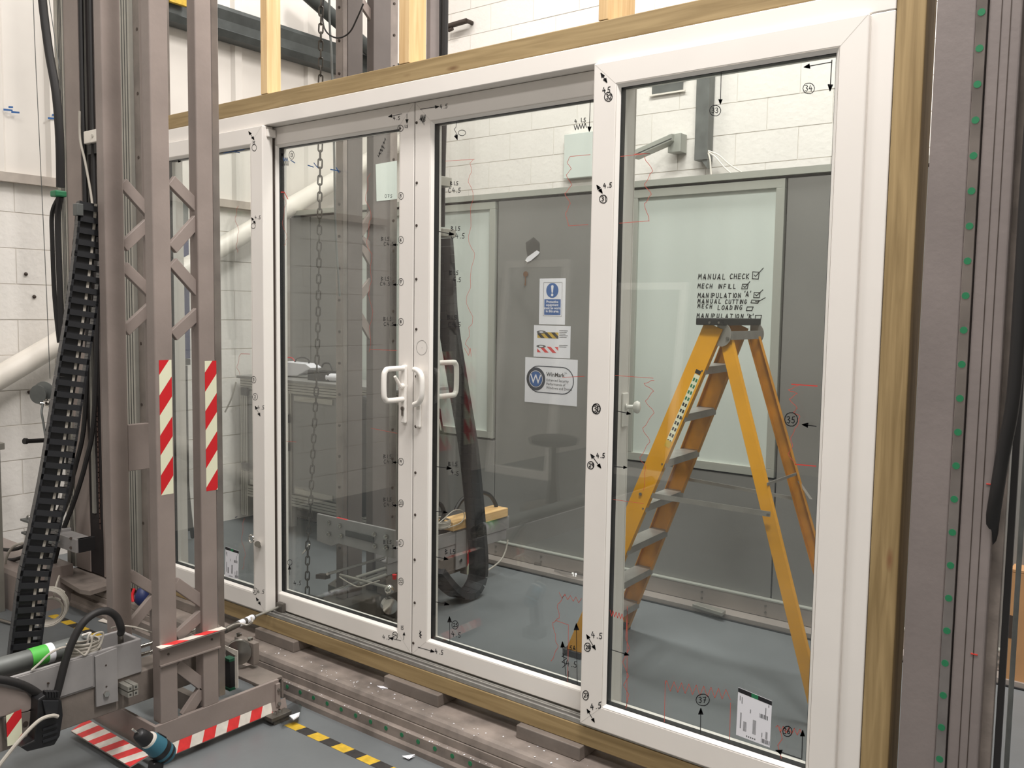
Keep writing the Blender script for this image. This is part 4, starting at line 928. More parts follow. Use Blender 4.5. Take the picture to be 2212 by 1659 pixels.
# ================================================================ FAR MAST BEHIND THE GLASS
yD, yE_ = .60, .77
xf = W(751, 700, yD).x
t = thing('lattice_mast', 'dark grey steel lattice mast standing behind the left sliding panel', 'mast', (xf, .7, 0))
def fch(px0, px1, y0, dep, m, nm='chord', z0=.14, xx=None):
    x1 = W(px0, 700, y0).x if xx is None else xx; y1 = WX(px1, 700, x1).y
    return MB().box(x1-.05, x1, y0, y1, z0, 4.6).build(nm, m, t, .003), x1, y1
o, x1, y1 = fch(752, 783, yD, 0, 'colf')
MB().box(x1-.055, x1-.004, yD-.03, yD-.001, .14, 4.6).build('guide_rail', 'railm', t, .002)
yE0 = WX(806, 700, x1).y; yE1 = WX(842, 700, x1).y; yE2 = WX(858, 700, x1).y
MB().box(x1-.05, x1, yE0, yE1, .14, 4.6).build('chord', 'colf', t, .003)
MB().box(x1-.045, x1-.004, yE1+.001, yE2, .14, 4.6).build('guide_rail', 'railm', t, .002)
for i in range(24):
    z = .35+i*.155
    MB().cyl((x1-.0035, (yE1+yE2)/2, z), (x1-.001, (yE1+yE2)/2, z), .007, 8).cyl((x1-.03, yD-.031, z+.05), (x1-.03, yD-.033, z+.05), .007, 8).build('bolt', 'brown', t)
X = x1; XFAR = x1
braces([(752, 545, 808, 455), (752, 478, 808, 578), (808, 600, 760, 660), (760, 655, 808, 738), (808, 0, 782, -60), (784, 10, 815, 55), (757, 500, 808, 540)], X-.03, .022, .008)
MB().box(X-.12, X+.08, .42, 1.0, .02, .14).build('base_box', 'plate', t, .005)
MB().box(X-.25, X+.2, .45, .8, .0, .018).build('base_plate', 'plate', t, .003)
# bolted front plate
a, b = W(684, 1110, .36), W(851, 1205, .36)
zt_ = W(700, 1114, .36).z; zb_ = W(800, 1187, .36).z
P = [(a.x, .36, W(684, 1168, .36).z), (W(716, 1168, .36).x, .36, W(716, 1180, .36).z), (W(730, 1174, .36).x, .36, W(730, 1174, .36).z), (b.x, .36, W(851, 1207, .36).z), (b.x, .36, W(851, 1146, .36).z), (a.x, .36, W(686, 1110, .36).z)]
t = thing('clamp_plate', 'grey bolted clamp plate across the mast behind the left sliding panel', 'plate', (a.x, .36, zb_))
MB().slab(P, (0, .014, 0)).build('plate_body', 'armp', t, .002)
for x, y in ((712, 1129), (712, 1153), (736, 1135), (811, 1154), (812, 1179), (836, 1159), (836, 1182), (739, 1157)):
    c = W(x, y, .358); MB().cyl(c, c+Vector((0, -.010, 0)), .0115, 6).cyl(c+Vector((0, -.010, 0)), c+Vector((0, -.018, 0)), .006, 8).build('bolt', 'chrome', t)
MB().box(W(745, 1140, .35).x, W(805, 1150, .35).x, .352, .359, W(745, 1158, .35).z, W(745, 1146, .35).z).build('slot', 'alud', t)
for x0, x1_ in ((726, 748), (824, 842)): MB().box(W(x0, 1118, .36).x, W(x1_, 1118, .36).x, .361, .373, zt_-.005 if x0 < 800 else zt_-.006, zt_+.004).build('red_tab', 'redt', t)
t = thing('roller_carriage', 'oily steel carriage with rods and a roller at the foot of the far mast', 'carriage', W(780, 1300, .3))
pz = .075
c = [WF(708, 1262, pz), WF(855, 1318, pz), WF(900, 1275, pz), WF(752, 1232, pz)]
MB().slab(c, (0, 0, -.045)).build('carriage_plate', 'plate', t, .004)
c2 = [WF(725, 1292, .03), WF(850, 1340, .03), WF(880, 1315, .03), WF(760, 1270, .03)]; MB().slab(c2, (0, 0, -.029)).build('lower_block', 'plate', t, .004)
for x, y in ((729, 1257), (731, 1280), (770, 1280), (806, 1281), (756, 1293), (784, 1301)): c = WF(x, y, pz+.001); MB().cyl(c, c+Vector((0, 0, .008)), .010, 6).build('bolt', 'brown', t)
MB().cyl(W(707, 1240, .30), W(831, 1204, .80), .007, 12).build('rod', 'chrome', t)
MB().cyl(W(712, 1279, .25), W(833, 1236, .72), .007, 12).build('rod', 'chrome', t)
MB().cyl(W(768, 1248, .5), W(833, 1227, .76), .008, 12).build('rod', 'alu', t); MB().cyl(W(775, 1262, .45), W(833, 1242, .7), .008, 12).build('rod', 'alu', t)
MB().cyl(W(735, 1242, .42), W(850, 1272, .36), .007, 12).build('cross_rod', 'alu', t)
MB().slab([W(682, 1241, .3), W(703, 1243, .3), W(703, 1252, .3), W(682, 1250, .3)], (0, .03, 0)).build('rod_end', 'brown', t)
c = W(841, 1308, .22)
mb = MB().lathe(c, (1, -.5, 0), [(-.018, .02), (-.016, .034), (.016, .034), (.018, .02), (.019, 0)], 22); mb.build('roller', 'chrome', t)
c = W(841, 1272, .24); MB().lathe(c, (0, 0, 1), [(-.015, .018), (0, .022), (.015, .014), (.02, 0)], 16).build('knob', 'chrome', t)
c = W(852, 1246, .26); MB().lathe(c, (0, 0, 1), [(-.01, .008), (.01, .01), (.012, 0)], 12).build('red_knob', 'red', t)
MB().tube([W(733, 1246, .4), W(752, 1258, .38), (W(775, 1268, .36)), W(795, 1262, .36), W(820, 1254, .38)], .003, 6).build('wire', 'cable', t)

# posts and cables further along behind the glass
a = W(921, 20, .8); b = W(930, 20, .8); y1 = WX(950, 20, b.x).y
t = thing('guide_column', 'dark grey steel post rising behind the middle pine post', 'column', (a.x, .85, 0))
MB().box(a.x, b.x, .8, y1, 2.62, 4.6).build('column_body', 'col', t, .003)
solo(MB().tube([W(962, -60, .8)+Vector((0, 0, 1.3)), W(962, -60, .8), W(960, 120, .8), W(958, 260, .8), W(955, 380, .8), W(954, 490, .8)], .016, 8), 'black_cable', 'rubber', 'thick black cable hanging beside the dark post behind the right sliding panel', 'cable')
solo(MB().tube([W(952, -60, .8)+Vector((0, 0, 1.3)), W(952, -60, .8), W(951, 120, .8), W(948, 260, .8), W(946, 395, .8)], .006, 8), 'black_cable', 'rubber', 'thin black cable hanging beside the dark post behind the right sliding panel', 'cable')
for (x0, x1_, y0, y1_, lab) in ((941, 967, 385, 403, 'upper'), (941, 976, 497, 512, 'lower')):
    a, b = W(x0, y0, .76), W(x1_, y1_, .76)
    solo(MB().box(a.x, b.x, .70, .79, b.z, a.z), 'cable_clamp', 'alu', 'pale metal clamp gripping the black cables behind the glass, '+lab+' of two', 'clamp', bevel=.003)
lm2 = link_mesh(.105, .036, 'chain_link_small', True)
t = thing('energy_chain', 'black energy chain hanging in a loop behind the right sliding panel', 'energy chain', WX(1000, 900, -3.15))
X = -3.15
run_chain(t, [WX(x, y, X) for x, y in ((956, 515), (962, 600), (969, 700), (988, 820), (1010, 953), (1022, 1060), (1030, 1150), (1034, 1210), (1031, 1250), (1016, 1278), (995, 1285), (976, 1274), (957, 1254), (940, 1232))], (1, .25, 0), lm2, LP)

# far arm
X = -3.22
t = thing('loading_arm', 'light grey loading arm behind the glass carrying a pine block', 'arm', WX(1000, 1200, X))
p0, p1 = WX(925, 1163, X), WX(1100, 1117, X); zt = p0.z; zb = WX(1095, 1164, X).z
MB().box(X-.10, X-.088, p0.y-.3, p1.y, zb+.06, zt).box(X-.012, X, p0.y-.3, p1.y, zb+.06, zt).box(X-.088, X-.012, p0.y-.3, p1.y, zb+.06, zb+.07).build('arm_channel', 'armp', t, .002)
MB().box(X-.09, X-.004, p0.y-.3, p1.y-.02, zb-.0, zb+.0595).build('arm_beam', 'armp', t, .002)
q = WX(1009, 1200, X).y
MB().box(X-.08, X-.01, p0.y-.3, q, WX(945, 1252, X).z, zb-.001).build('lower_beam', 'paintd', t, .002)
a, b = WX(984, 1140, X), WX(1004, 1224, X)
MB().box(X+.0005, X+.008, a.y, b.y, b.z, zt-.01).build('gusset_plate', 'armp', t, .001)
c = WX(994, 1210, X+.008); MB().cyl(c, c+Vector((.008, 0, 0)), .010, 6).build('bolt', 'chrome', t)
a, b = WX(1009, 1190, X-.009), WX(1024, 1236, X-.009)
MB().stripes([(X-.009, a.y, b.z), (X-.009, b.y, b.z), (X-.009, b.y, a.z), (X-.009, a.y, a.z)], .14, .15, .075, 1, 0, .5, -.03).build('warning_sticker', ['red', 'cream'], t)
MB().box(X-.06, X-.010, a.y, b.y, b.z, a.z).build('sticker_plate', 'paintd', t)
coil(WX(965, 1140, X)-Vector((.05, 0, .0)), .06, 6, .04, (0, 0, 1), .004, 1.3).build('cable_coil', 'cable', t)
a, b = WX(974, 1124, X+.03), WX(1100, 1124, X+.03)
yb0 = WX(978, 1120, X).y; yb1 = WX(1099, 1120, X).y
a = W(976, 1108, 1.0)
zb1 = zt+.002
Bk = MB()
p, q = WX(976, 1124, X), WX(1099, 1124, X)
solo(Bk.hexa([(X-.11, p.y-.0, zb1), (X+.01, p.y-.0, zb1), (X+.01, q.y-.02, zb1), (X-.11, q.y-.02, zb1),
              (X-.11, p.y, zb1+.052), (X+.01, p.y, zb1+.052), (X+.01, q.y-.02, zb1+.052), (X-.11, q.y-.02, zb1+.052)]), 'pine_block', 'pineb', 'short pale pine block lying across the arm behind the glass', 'block', bevel=.004)
solo(MB().tube([WX(x, y, X-.06) for x, y in ((984, 1102), (996, 1082), (1015, 1068), (1038, 1063), (1058, 1070), (1070, 1088), (1072, 1100))], .012, 8), 'hydraulic_hose', 'rubber', 'grey hose arching behind the pine block', 'hose')
solo(MB().tube([WX(x, y, X-.04) for x, y in ((940, 1086), (952, 1090), (959, 1108), (954, 1125), (944, 1145))], .012, 8), 'hydraulic_hose', 'rubber', 'black hose curving at the left edge of the right sliding panel', 'hose')
solo(MB().tube([WX(x, y, X) for x, y in ((1097, 1166), (1092, 1190), (1080, 1212), (1052, 1233), (1030, 1240))], .005, 8), 'grey_cable', 'cable', 'grey cable sagging from the end of the far arm', 'cable')
solo(MB().tube([WX(x, y, X+.02) for x, y in ((942, 1135), (962, 1118), (980, 1103), (998, 1103), (1003, 1116), (994, 1130), (968, 1140))], .003, 6), 'grey_cable', 'cable', 'thin grey cable loop over the left end of the pine block', 'cable')

# hoist chain, rope and looping cable
t = thing('hoist_chain', 'long steel hoist chain hanging behind the left sliding panel', 'chain', W(690, 500, .35))
R = []; 
for i in range(14):
    an = 2*math.pi*i/14; z = math.sin(an)*.011+(.0115 if math.sin(an) > 0 else -.0115); R.append((math.cos(an)*.0095, 0, z))
lk = mesh_of(MB().tube(R, .0036, 6, closed=True, smooth=False), 'link', 'chain')
pts = [W(x, y, .35) for x, y in ((694, -50), (693, 100), (692, 300), (690, 500), (687, 700), (683, 850), (677, 960), (671, 1090), (665, 1170), (664, 1250), (664, 1292))]
i = 0; acc = .0; tot = sum((pts[k+1]-pts[k]).length for k in range(len(pts)-1)); d_ = 0
while d_ < tot:
    r = d_; k = 0
    while k < len(pts)-2 and r > (pts[k+1]-pts[k]).length: r -= (pts[k+1]-pts[k]).length; k += 1
    dd = (pts[k+1]-pts[k]).normalized(); c = pts[k]+dd*r
    an = .9+(1.5708 if i % 2 else 0)+.15*math.sin(i); x = Vector((math.cos(an), math.sin(an), 0)); x = (x-dd*x.dot(dd)).normalized()
    place(lk, 'link', basis(c, x, dd.cross(x), dd), t); d_ += .0375; i += 1
a = W(652, 1200, .35)
MB().tube([W(668, 1176, .35), W(662, 1186, .35), W(654, 1196, .35)], .005, 8).build('hook', 'chrome', t)
solo(MB().tube([W(711, -20, .5)+Vector((0, 0, 1.3)), W(711, -20, .5), W(716, 110, .5), W(719, 220, .5), W(722, 330, .5), W(725, 500, .5), W(734, 640, .5)], .0055, 8), 'rope', 'galv', 'grey rope hanging beside the hoist chain', 'rope')
solo(MB().tube([W(700, -20, .45), W(697, 40, .45), (W(706, 70, .45)), W(730, 82, .45), W(755, 70, .45), W(772, 38, .45), W(785, 8, .45)], .0038, 6), 'black_cable', 'rubber', 'thin dark cable looping between the hoist chain and the far mast', 'cable')
solo(MB().slab([W(660, 1285, .16), W(692, 1294, .16), W(692, 1303, .16), W(660, 1294, .16)], (0, .02, 0)), 'marker_pen', 'black', 'black marker pen lying behind the bottom of the left sliding panel', 'pen', bevel=.003)

# ================================================================ BENCH WITH EXTRUSION FRAME
yB = 1.6; X0, X1b = -5.63, -3.95
t = thing('work_bench', 'aluminium extrusion work bench with grey door panels against the partition', 'bench', (-4.8, 1.8, 0))
MB().box(X0-.02, X1b+.02, yB-.02, 2.01, 1.075, 1.095).build('worktop', 'part', t, .002)
def ext(x0, x1_, z0, z1, horiz):
    mb = MB().box(x0, x1_, yB, yB+.045, z0, z1)
    for k in range(3):
        if horiz: z = z0+(z1-z0)*(.25+.25*k); mb.box(x0+.002, x1_-.002, yB-.0008, yB, z-.003, z+.002, 1)
        else: x = x0+(x1_-x0)*(.25+.25*k); mb.box(x-.003, x+.002, yB-.0008, yB, z0+.002, z1-.002, 1)
    return mb.build('extrusion', ['alu', 'alud'], t)
for x in (X0, -5.12, -4.56, X1b-.08): ext(x, x+.08, .05, 1.0, False)
ext(X0, X1b, 1.0, 1.075, True); ext(X0+.08, -5.12, .2, .28, True); ext(-5.04, -4.56, .2, .28, True); ext(-4.48, X1b-.08, .2, .28, True)
for a, b in ((X0+.08, -5.12), (-5.04, -4.56), (-4.48, X1b-.08)):
    MB().box(a+.004, b-.004, yB+.01, yB+.03, .285, .996).build('door_panel', 'part', t, .002)
    MB().box(a+.03, b-.05, yB-.0, yB+.009, .95, .985).box(a+.03, b-.05, yB, yB+.009, .295, .33).build('door_trim', 'alu', t)
for x, z in ((-5.60, .98), (-5.60, .42), (-4.55, .88), (-4.55, .20), (-5.13, .82), (-5.13, .62)):
    MB().box(x, x+.075, yB-.02, yB-.001, z-.03, z+.03).build('hinge', 'black', t, .003)
solo(MB().slab([W(578, 812, 1.75), W(640, 812, 1.75), W(672, 795, 1.75), W(660, 786, 1.75), W(610, 781, 1.75), W(575, 792, 1.75)], (0, .1, 0)), 'paper_stack', 'paper', 'loose white papers lying on the bench worktop', 'papers', bevel=.004)
a, b = W(664, 812, 1.68), W(709, 796, 1.68)
solo(MB().box(a.x, b.x, 1.68, 1.76, 1.0955, 1.0955+.07), 'charger_box', 'black', 'small black box beside the white papers on the bench', 'box', bevel=.004)
a = W(708, 806, 1.7); solo(MB().cyl((a.x, 1.7, 1.125), (a.x+.10, 1.72, 1.125), .028, 16), 'paper_roll', 'paper', 'short white roll at the end of the black box on the bench', 'roll')
solo(MB().tube([W(615, 785, 1.8), W(620, 773, 1.8), W(632, 774, 1.8), W(638, 784, 1.8)], .004, 6), 'red_lead', 'red', 'red lead curling above the white papers', 'lead')
solo(MB().tube([W(634, 790, 1.8), W(642, 775, 1.8), W(658, 773, 1.8), W(668, 780, 1.8), W(664, 790, 1.8)], .006, 6), 'black_lead', 'rubber', 'black lead and plug curling above the white papers', 'lead')
solo(MB().tube([W(695, 793, 1.75), W(700, 785, 1.75), W(712, 786, 1.75), W(718, 800, 1.75)], .006, 6), 'black_lead', 'rubber', 'black lead looping over the black box', 'lead')
P = [W(x, y, 1.50) for x, y in ((778, 852), (790, 858), (799, 880), (799, 1115), (776, 1120))]
solo(MB().slab(P, (0, .06, 0)), 'work_coat', 'black', 'dark coat hanging between the legs of the far mast', 'coat', bevel=.02)
# blue post
a, b = WX(389, 520, -5.64), WX(408, 520, -5.64)
def zz(y): return WX(398, y, -5.64).z
t = thing('blue_post', 'dark blue post against the left wall seen between the mast legs', 'post', (-5.67, a.y, 0))
MB().box(-5.70, -5.64, a.y, b.y, zz(775), zz(505)).build('post_body', 'blue', t, .003)
MB().box(-5.70, -5.64, a.y, b.y, zz(504), zz(415)).build('post_head', 'galv', t, .003)
MB().box(-5.70, -5.645, a.y, b.y-.02, 0, zz(790)).box(-5.70, -5.64, a.y, b.y, zz(789), zz(776)).build('post_foot', 'chainp', t, .003)
solo(MB().tube([W(400, 950, .88), W(405, 1060, .88), WF(416, 1160, .016)], .014, 8), 'black_cable', 'rubber', 'black hose leaning against the blue post', 'cable')
solo(MB().tube([WF(487, 1115, .01), WF(505, 1118, .01), WF(520, 1112, .02), WF(545, 1111, .01)], .006, 6), 'blue_cable', 'blue', 'blue cable lying on the floor by the left wall', 'cable')
solo(MB().tube([W(486, 890, 1.45), W(500, 860, 1.45), W(510, 825, 1.45)], .006, 6), 'grey_cable', 'cable', 'grey cable hanging down beside the bench', 'cable')

# ================================================================ STEPLADDER
t = thing('stepladder', 'yellow stepladder with black top cap standing behind the right panel', 'ladder', (-1.6, 1.24, 0))
def channel(p, q, wx, fl, inward, m, nm, lab=None):
    "C section: web in the x-z plane, flanges along y towards inward"
    p, q = Vector(p), Vector(q); d = (q-p).normalized(); w_ = Vector((d.z, 0, -d.x)).normalized()*wx
    mb = MB(); n = Vector((0, inward, 0))
    mb.bar(p, q, w_, n*.0018)
    for sg in (-1, 1): mb.bar(p+w_*sg*.96+n*fl/2, q+w_*sg*.96+n*fl/2, w_*.04, n*(fl/2-.002))
    o = mb.build(nm, m, t, .001)
    if lab: o['label'] = lab
    return o
TN, TF = Vector((-1.622, 1.075, 1.553)), Vector((-1.648, 1.405, 1.553)); FN, FF = Vector((-2.235, .99, 0)), Vector((-2.262, 1.48, 0))
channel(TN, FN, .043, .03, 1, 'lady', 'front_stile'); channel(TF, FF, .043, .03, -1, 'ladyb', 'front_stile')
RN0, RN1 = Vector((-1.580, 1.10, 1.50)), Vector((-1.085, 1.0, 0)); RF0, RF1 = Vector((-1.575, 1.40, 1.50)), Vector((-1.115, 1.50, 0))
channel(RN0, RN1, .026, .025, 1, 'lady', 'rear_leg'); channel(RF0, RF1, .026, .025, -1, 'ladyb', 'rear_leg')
for z in (1.375, 1.168, .962, .756, .55, .345, .155):
    f = 1-z/1.553; a = TN.lerp(FN, f); b = TF.lerp(FF, f); a.z = b.z = z
    MB().bar(a+Vector((.0, .003, 0)), b-Vector((0, .003, 0)), (.043, 0, 0), (0, 0, .0022)).bar(a+Vector((.041, .003, -.016)), b+Vector((.041, -.003, -.016)), (.0015, 0, 0), (0, 0, .014)).bar(a+Vector((-.041, .003, -.016)), b+Vector((-.041, -.003, -.016)), (.0015, 0, 0), (0, 0, .014)).build('tread', 'lalu', t)
    mb = MB()
    for p in (a, ): mb.cyl(p+Vector((.03, -.004, -.014)), p+Vector((.03, .002, -.014)), .004, 8)
    mb.build('rivet', 'steel', t)
MB().box(-1.69, -1.565, 1.045, 1.44, 1.553, 1.583).build('top_cap', 'black', t, .004)
for x, y in ((1533, 697), (1553, 697)): c = W(x, y, 1.045); MB().cyl(c, c+Vector((0, -.003, 0)), .005, 10).build('rivet', 'steel', t)
c = Vector((-1.575, 1.068, 1.50))
for yy in (1.068, 1.412):
    mb = MB(); mb.slab([(-1.60+math.cos(a)*.045+.01, yy+.012, 1.515+math.sin(a)*.05) for a in [-2.0+4.0*i/14 for i in range(15)]], (0, .004, 0)); mb.build('hinge_plate', 'lalu', t)
MB().cyl((-1.560, 1.074, 1.50), (-1.560, 1.080, 1.50), .007, 12).build('rivet', 'steel', t)
a, b = W(1568, 712, 1.09), W(1638, 712, 1.42)
MB().bar((-1.545, 1.085, 1.512), (-1.552, 1.42, 1.512), (.002, 0, 0), (0, 0, .018)).build('top_strap', 'lalu', t)
a, b = W(1382, 1066, 1.04), W(1664, 1111, 1.02)
MB().bar(a, b, (0, .0015, 0), (0, 0, .011)).build('side_stay', 'lalu', t)
a2, b2 = W(1480, 1034, 1.45), W(1732, 1080, 1.46)
MB().bar(a2, b2, (0, .0015, 0), (0, 0, .008)).build('side_stay', 'lalu', t)
MB().bar(W(1657, 1046, 1.05), W(1725, 1022, 1.45), (.0015, 0, 0), (0, 0, .006)).build('cross_stay', 'lalu', t)
MB().bar(W(1715, 1025, 1.45), W(1752, 1078, 1.42), (.006, 0, 0), (0, .0015, 0)).build('cross_stay', 'lalu', t)
for x, y, yy in ((1660, 1112, 1.0), (1384, 1067, 1.03)): c = W(x, y, yy); MB().cyl(c, c+Vector((0, -.006, 0)), .007, 8).build('bolt', 'steel', t)
for p in (FN, FF): MB().box(p.x-.05, p.x+.05, p.y-.012, p.y+.03 if p is FN else p.y+.006, 0, .03).build('foot', 'black', t, .002)
# instruction label on the near stile
P = [W(x, y, 1.0) for x, y in ((1, 1), )]
def onstile(f, u): p = TN.lerp(FN, f); d = (FN-TN).normalized(); w_ = Vector((d.z, 0, -d.x)).normalized(); w_ = w_ if w_.x > 0 else -w_; return p+w_*u+Vector((0, -.0026, 0))
mb = MB(); f0, f1 = .13, .335
mb.quad([onstile(f0, .008), onstile(f0, .034), onstile(f1, .034), onstile(f1, .008)], 0)
for i in range(11):
    a = f0+(f1-f0)*(.05+i*.085)
    for u in (.011, .023):
        o_ = Vector((0, -.0003, 0)); mb.quad([onstile(a, u)+o_, onstile(a, u+.008)+o_, onstile(a+.009, u+.008)+o_, onstile(a+.009, u)+o_], 1 if i > 3 else 2)
mb.quad([onstile(f0-.012, .006), onstile(f0-.012, .032), onstile(f0-.002, .032), onstile(f0-.002, .006)], 1)
o_ = Vector((0, -.0004, 0)); mb.quad([onstile(f1-.018, .008)+o_, onstile(f1-.018, .034)+o_, onstile(f1, .034)+o_, onstile(f1, .008)+o_], 3)
mb.build('instruction_label', ['cream', 'ink', 'green', 'yellow'], t)

# ================================================================ PARTITION SIGNS
yP = 2.0495
def sign(name, label, c, cat='sign'):
    P = [W(x, y, yP-.001) for x, y in c]; x0 = (P[0].x+P[3].x)/2; x1_ = (P[1].x+P[2].x)/2; z1_ = (P[0].z+P[1].z)/2; z0 = (P[2].z+P[3].z)/2
    t = thing(name, label, cat, (x0, yP, z0))
    MB().box(x0, x1_, yP-.001, yP-.0002, z0, z1_).build('sheet', 'paper', t)
    return t, x0, x1_, z0, z1_
UX, UZ = (1, 0, 0), (0, 0, 1); yq = yP-.0014
def disc(x, z, r, y, m=0, mb=None, r0=0, n=28):
    mb = mb or MB()
    if r0: 
        for i in range(n):
            a, b = 2*math.pi*i/n, 2*math.pi*(i+1)/n
            mb.quad([(x+math.cos(a)*r0, y, z+math.sin(a)*r0), (x+math.cos(a)*r, y, z+math.sin(a)*r), (x+math.cos(b)*r, y, z+math.sin(b)*r), (x+math.cos(b)*r0, y, z+math.sin(b)*r0)], m)
    else: mb.quad([(x+math.cos(2*math.pi*i/n)*r, y, z+math.sin(2*math.pi*i/n)*r) for i in range(n)], m)
    return mb
def rect(x0, x1_, z0, z1_, y, m=0, mb=None):
    mb = mb or MB(); mb.quad([(x0, y, z0), (x1_, y, z0), (x1_, y, z1_), (x0, y, z1_)], m); return mb
t, x0, x1_, z0, z1_ = sign('safety_sign', 'white paper sign with a blue exclamation disc on the grey partition', ((1166, 601), (1222, 602), (1220, 702), (1164, 700)))
w_, h = x1_-x0, z1_-z0; cx = (x0+x1_)/2
rect(cx-.30*w_, cx+.33*w_, z0+.21*h, z0+.55*h, yq, 0).build('blue_panel', 'print_blue', t)
disc(cx, z0+.74*h, .235*w_, yq).build('blue_disc', 'print_blue', t)
mb = disc(cx, z0+.645*h, .045*w_, yq-.0004); mb.quad([(cx-.025*w_, yq-.0004, z0+.69*h), (cx+.025*w_, yq-.0004, z0+.69*h), (cx+.05*w_, yq-.0004, z0+.84*h), (cx, yq-.0004, z0+.86*h), (cx-.05*w_, yq-.0004, z0+.84*h)]); mb.build('exclamation_mark', 'paper', t)
for i, l in enumerate(('Protective', 'equipment', 'must be worn', 'in this area')):
    text_mb(l, .085*w_*1.3, (cx+.01*w_, yq-.0004, z0+(.47-.068*i)*h), UX, UZ, 'CENTER', bold=.0006).build('lettering', 'paper', t)
mb = MB(); b = .005
for q in ((cx-.34*w_, cx+.37*w_, z0+.18*h, z0+.18*h+.002), (cx-.34*w_, cx+.37*w_, z0+.91*h, z0+.91*h+.002), (cx-.34*w_, cx-.34*w_+.002, z0+.18*h, z0+.91*h), (cx+.37*w_, cx+.37*w_+.002, z0+.18*h, z0+.91*h)): rect(*q, yq, 0, mb)
mb.build('border', 'grey', t)
t, x0, x1_, z0, z1_ = sign('tape_notice', 'white paper notice showing a yellow and a red striped tape roll', ((1154, 702), (1233, 705), (1231, 775), (1152, 770)))
w_, h = x1_-x0, z1_-z0
for zz, ms in ((.60, ('yellow', 'ink')), (.15, ('redt', 'paper'))):
    A, Bz = x0+.10*w_, z0+zz*h; L = .58*w_; H = .19*h
    MB().stripes([(A, yq, Bz), (A, yq, Bz+H), (A+L, yq, Bz+H), (A+L, yq, Bz)], L, .058, -.045, 1, 0, .5, 0).build('tape_picture', [ms[1], ms[0]] if ms[0] != 'redt' else ['paper', 'redt'], t)
    mb = MB(); mb.quad([(A+.11*w_+math.cos(2*math.pi*i/20)*.13*w_, yq-.0003, Bz+H+math.sin(2*math.pi*i/20)*.05*h) for i in range(20)], 0)
    mb.quad([(A+.11*w_+math.cos(2*math.pi*i/20)*.06*w_, yq-.0006, Bz+H+math.sin(2*math.pi*i/20)*.022*h) for i in range(20)], 1); mb.build('roll_picture', ['grey', 'paper'], t)
    mb = MB()
    for i in range(5 if zz > .3 else 2): rect(x0+.70*w_, x0+(.93-.03*(i % 3))*w_, z0+(zz+.24-.05*i)*h, z0+(zz+.26-.05*i)*h, yq, 0, mb)
    mb.build('small_print', 'grey', t)
t, x0, x1_, z0, z1_ = sign('logo_notice', 'white paper notice with a round dark W badge and a rounded outline', ((1135, 772), (1248, 777), (1246, 879), (1133, 867)))
w_, h = x1_-x0, z1_-z0; R_ = .30*h; zc = z0+.53*h
mb = disc(x0+.215*w_, zc, R_*.86, yq, 0); disc(x0+.215*w_, zc, R_*.62, yq-.0004, 1, mb, R_*.585); disc(x0+.215*w_, zc, R_*.55, yq-.0004, 2, mb); mb.build('badge', ['navy', 'paper', 'print_blue'], t)
text_mb('W', R_*.95, (x0+.215*w_, yq-.0008, zc-R_*.32), UX, UZ, 'CENTER', bold=.0005).build('lettering', 'paper', t)
mb = MB(); A, B_ = x0+.05*w_+R_, x1_-.06*w_-R_; outer = []; inner = []
for i in range(13): a = math.pi/2+math.pi*i/12; outer.append((A+math.cos(a)*R_, zc+math.sin(a)*R_)); inner.append((A+math.cos(a)*(R_-.006), zc+math.sin(a)*(R_-.006)))
for i in range(13): a = -math.pi/2+math.pi*i/12; outer.append((B_+math.cos(a)*R_, zc+math.sin(a)*R_)); inner.append((B_+math.cos(a)*(R_-.006), zc+math.sin(a)*(R_-.006)))
for i in range(26): j = (i+1) % 26; mb.quad([(outer[i][0], yq, outer[i][1]), (outer[j][0], yq, outer[j][1]), (inner[j][0], yq, inner[j][1]), (inner[i][0], yq, inner[i][1])])
mb.build('outline', 'navy', t)
text_mb('WinMark', .125*h, (x0+.42*w_, yq-.0004, zc+.08*h), UX, UZ, bold=.0005).build('lettering', 'ink', t)
text_mb('TM', .045*h, (x0+.76*w_, yq-.0004, zc+.15*h), UX, UZ).build('lettering', 'ink', t)
for i, l in enumerate(('Enhanced Security', 'Performance of', 'Windows and Doors')):
    text_mb(l, .080*h, (x0+.42*w_, yq-.0004, zc-(.03+.085*i)*h), UX, UZ).build('lettering', 'ink', t)

# key taped on the partition
t = thing('key', 'brown key on a ring taped to the grey partition above the signs', 'key', W(1135, 590, yP))
P = [W(x, y, yP-.001) for x, y in ((1136, 524), (1153, 512), (1166, 524), (1166, 545), (1150, 562), (1141, 558), (1137, 538))]
MB().slab(P, (0, -.003, 0)).build('tape', 'film', t)
MB().slab([W(x, y, yP-.006) for x, y in ((1140, 555), (1160, 541), (1166, 545), (1163, 550), (1146, 564), (1139, 566), (1136, 561))], (0, -.003, 0)).build('key_tag', 'paper', t)
c = W(1135, 567, yP-.01); MB().tube([c+Vector((math.cos(a)*.012, 0, math.sin(a)*.012)) for a in [2*math.pi*i/12 for i in range(12)]], .0012, 6, closed=True).build('ring', 'chrome', t)
c = W(1135.5, 592, yP-.01); z2 = W(1134, 617, yP).z
MB().lathe(c, (0, 1, 0), [(-.002, .017), (.002, .017)], 20).box(c.x-.004, c.x+.003, c.y-.0018, c.y+.0018, z2, c.z).box(c.x-.009, c.x-.004, c.y-.0018, c.y+.0018, z2+.004, z2+.012).build('blade', 'keyb', t)
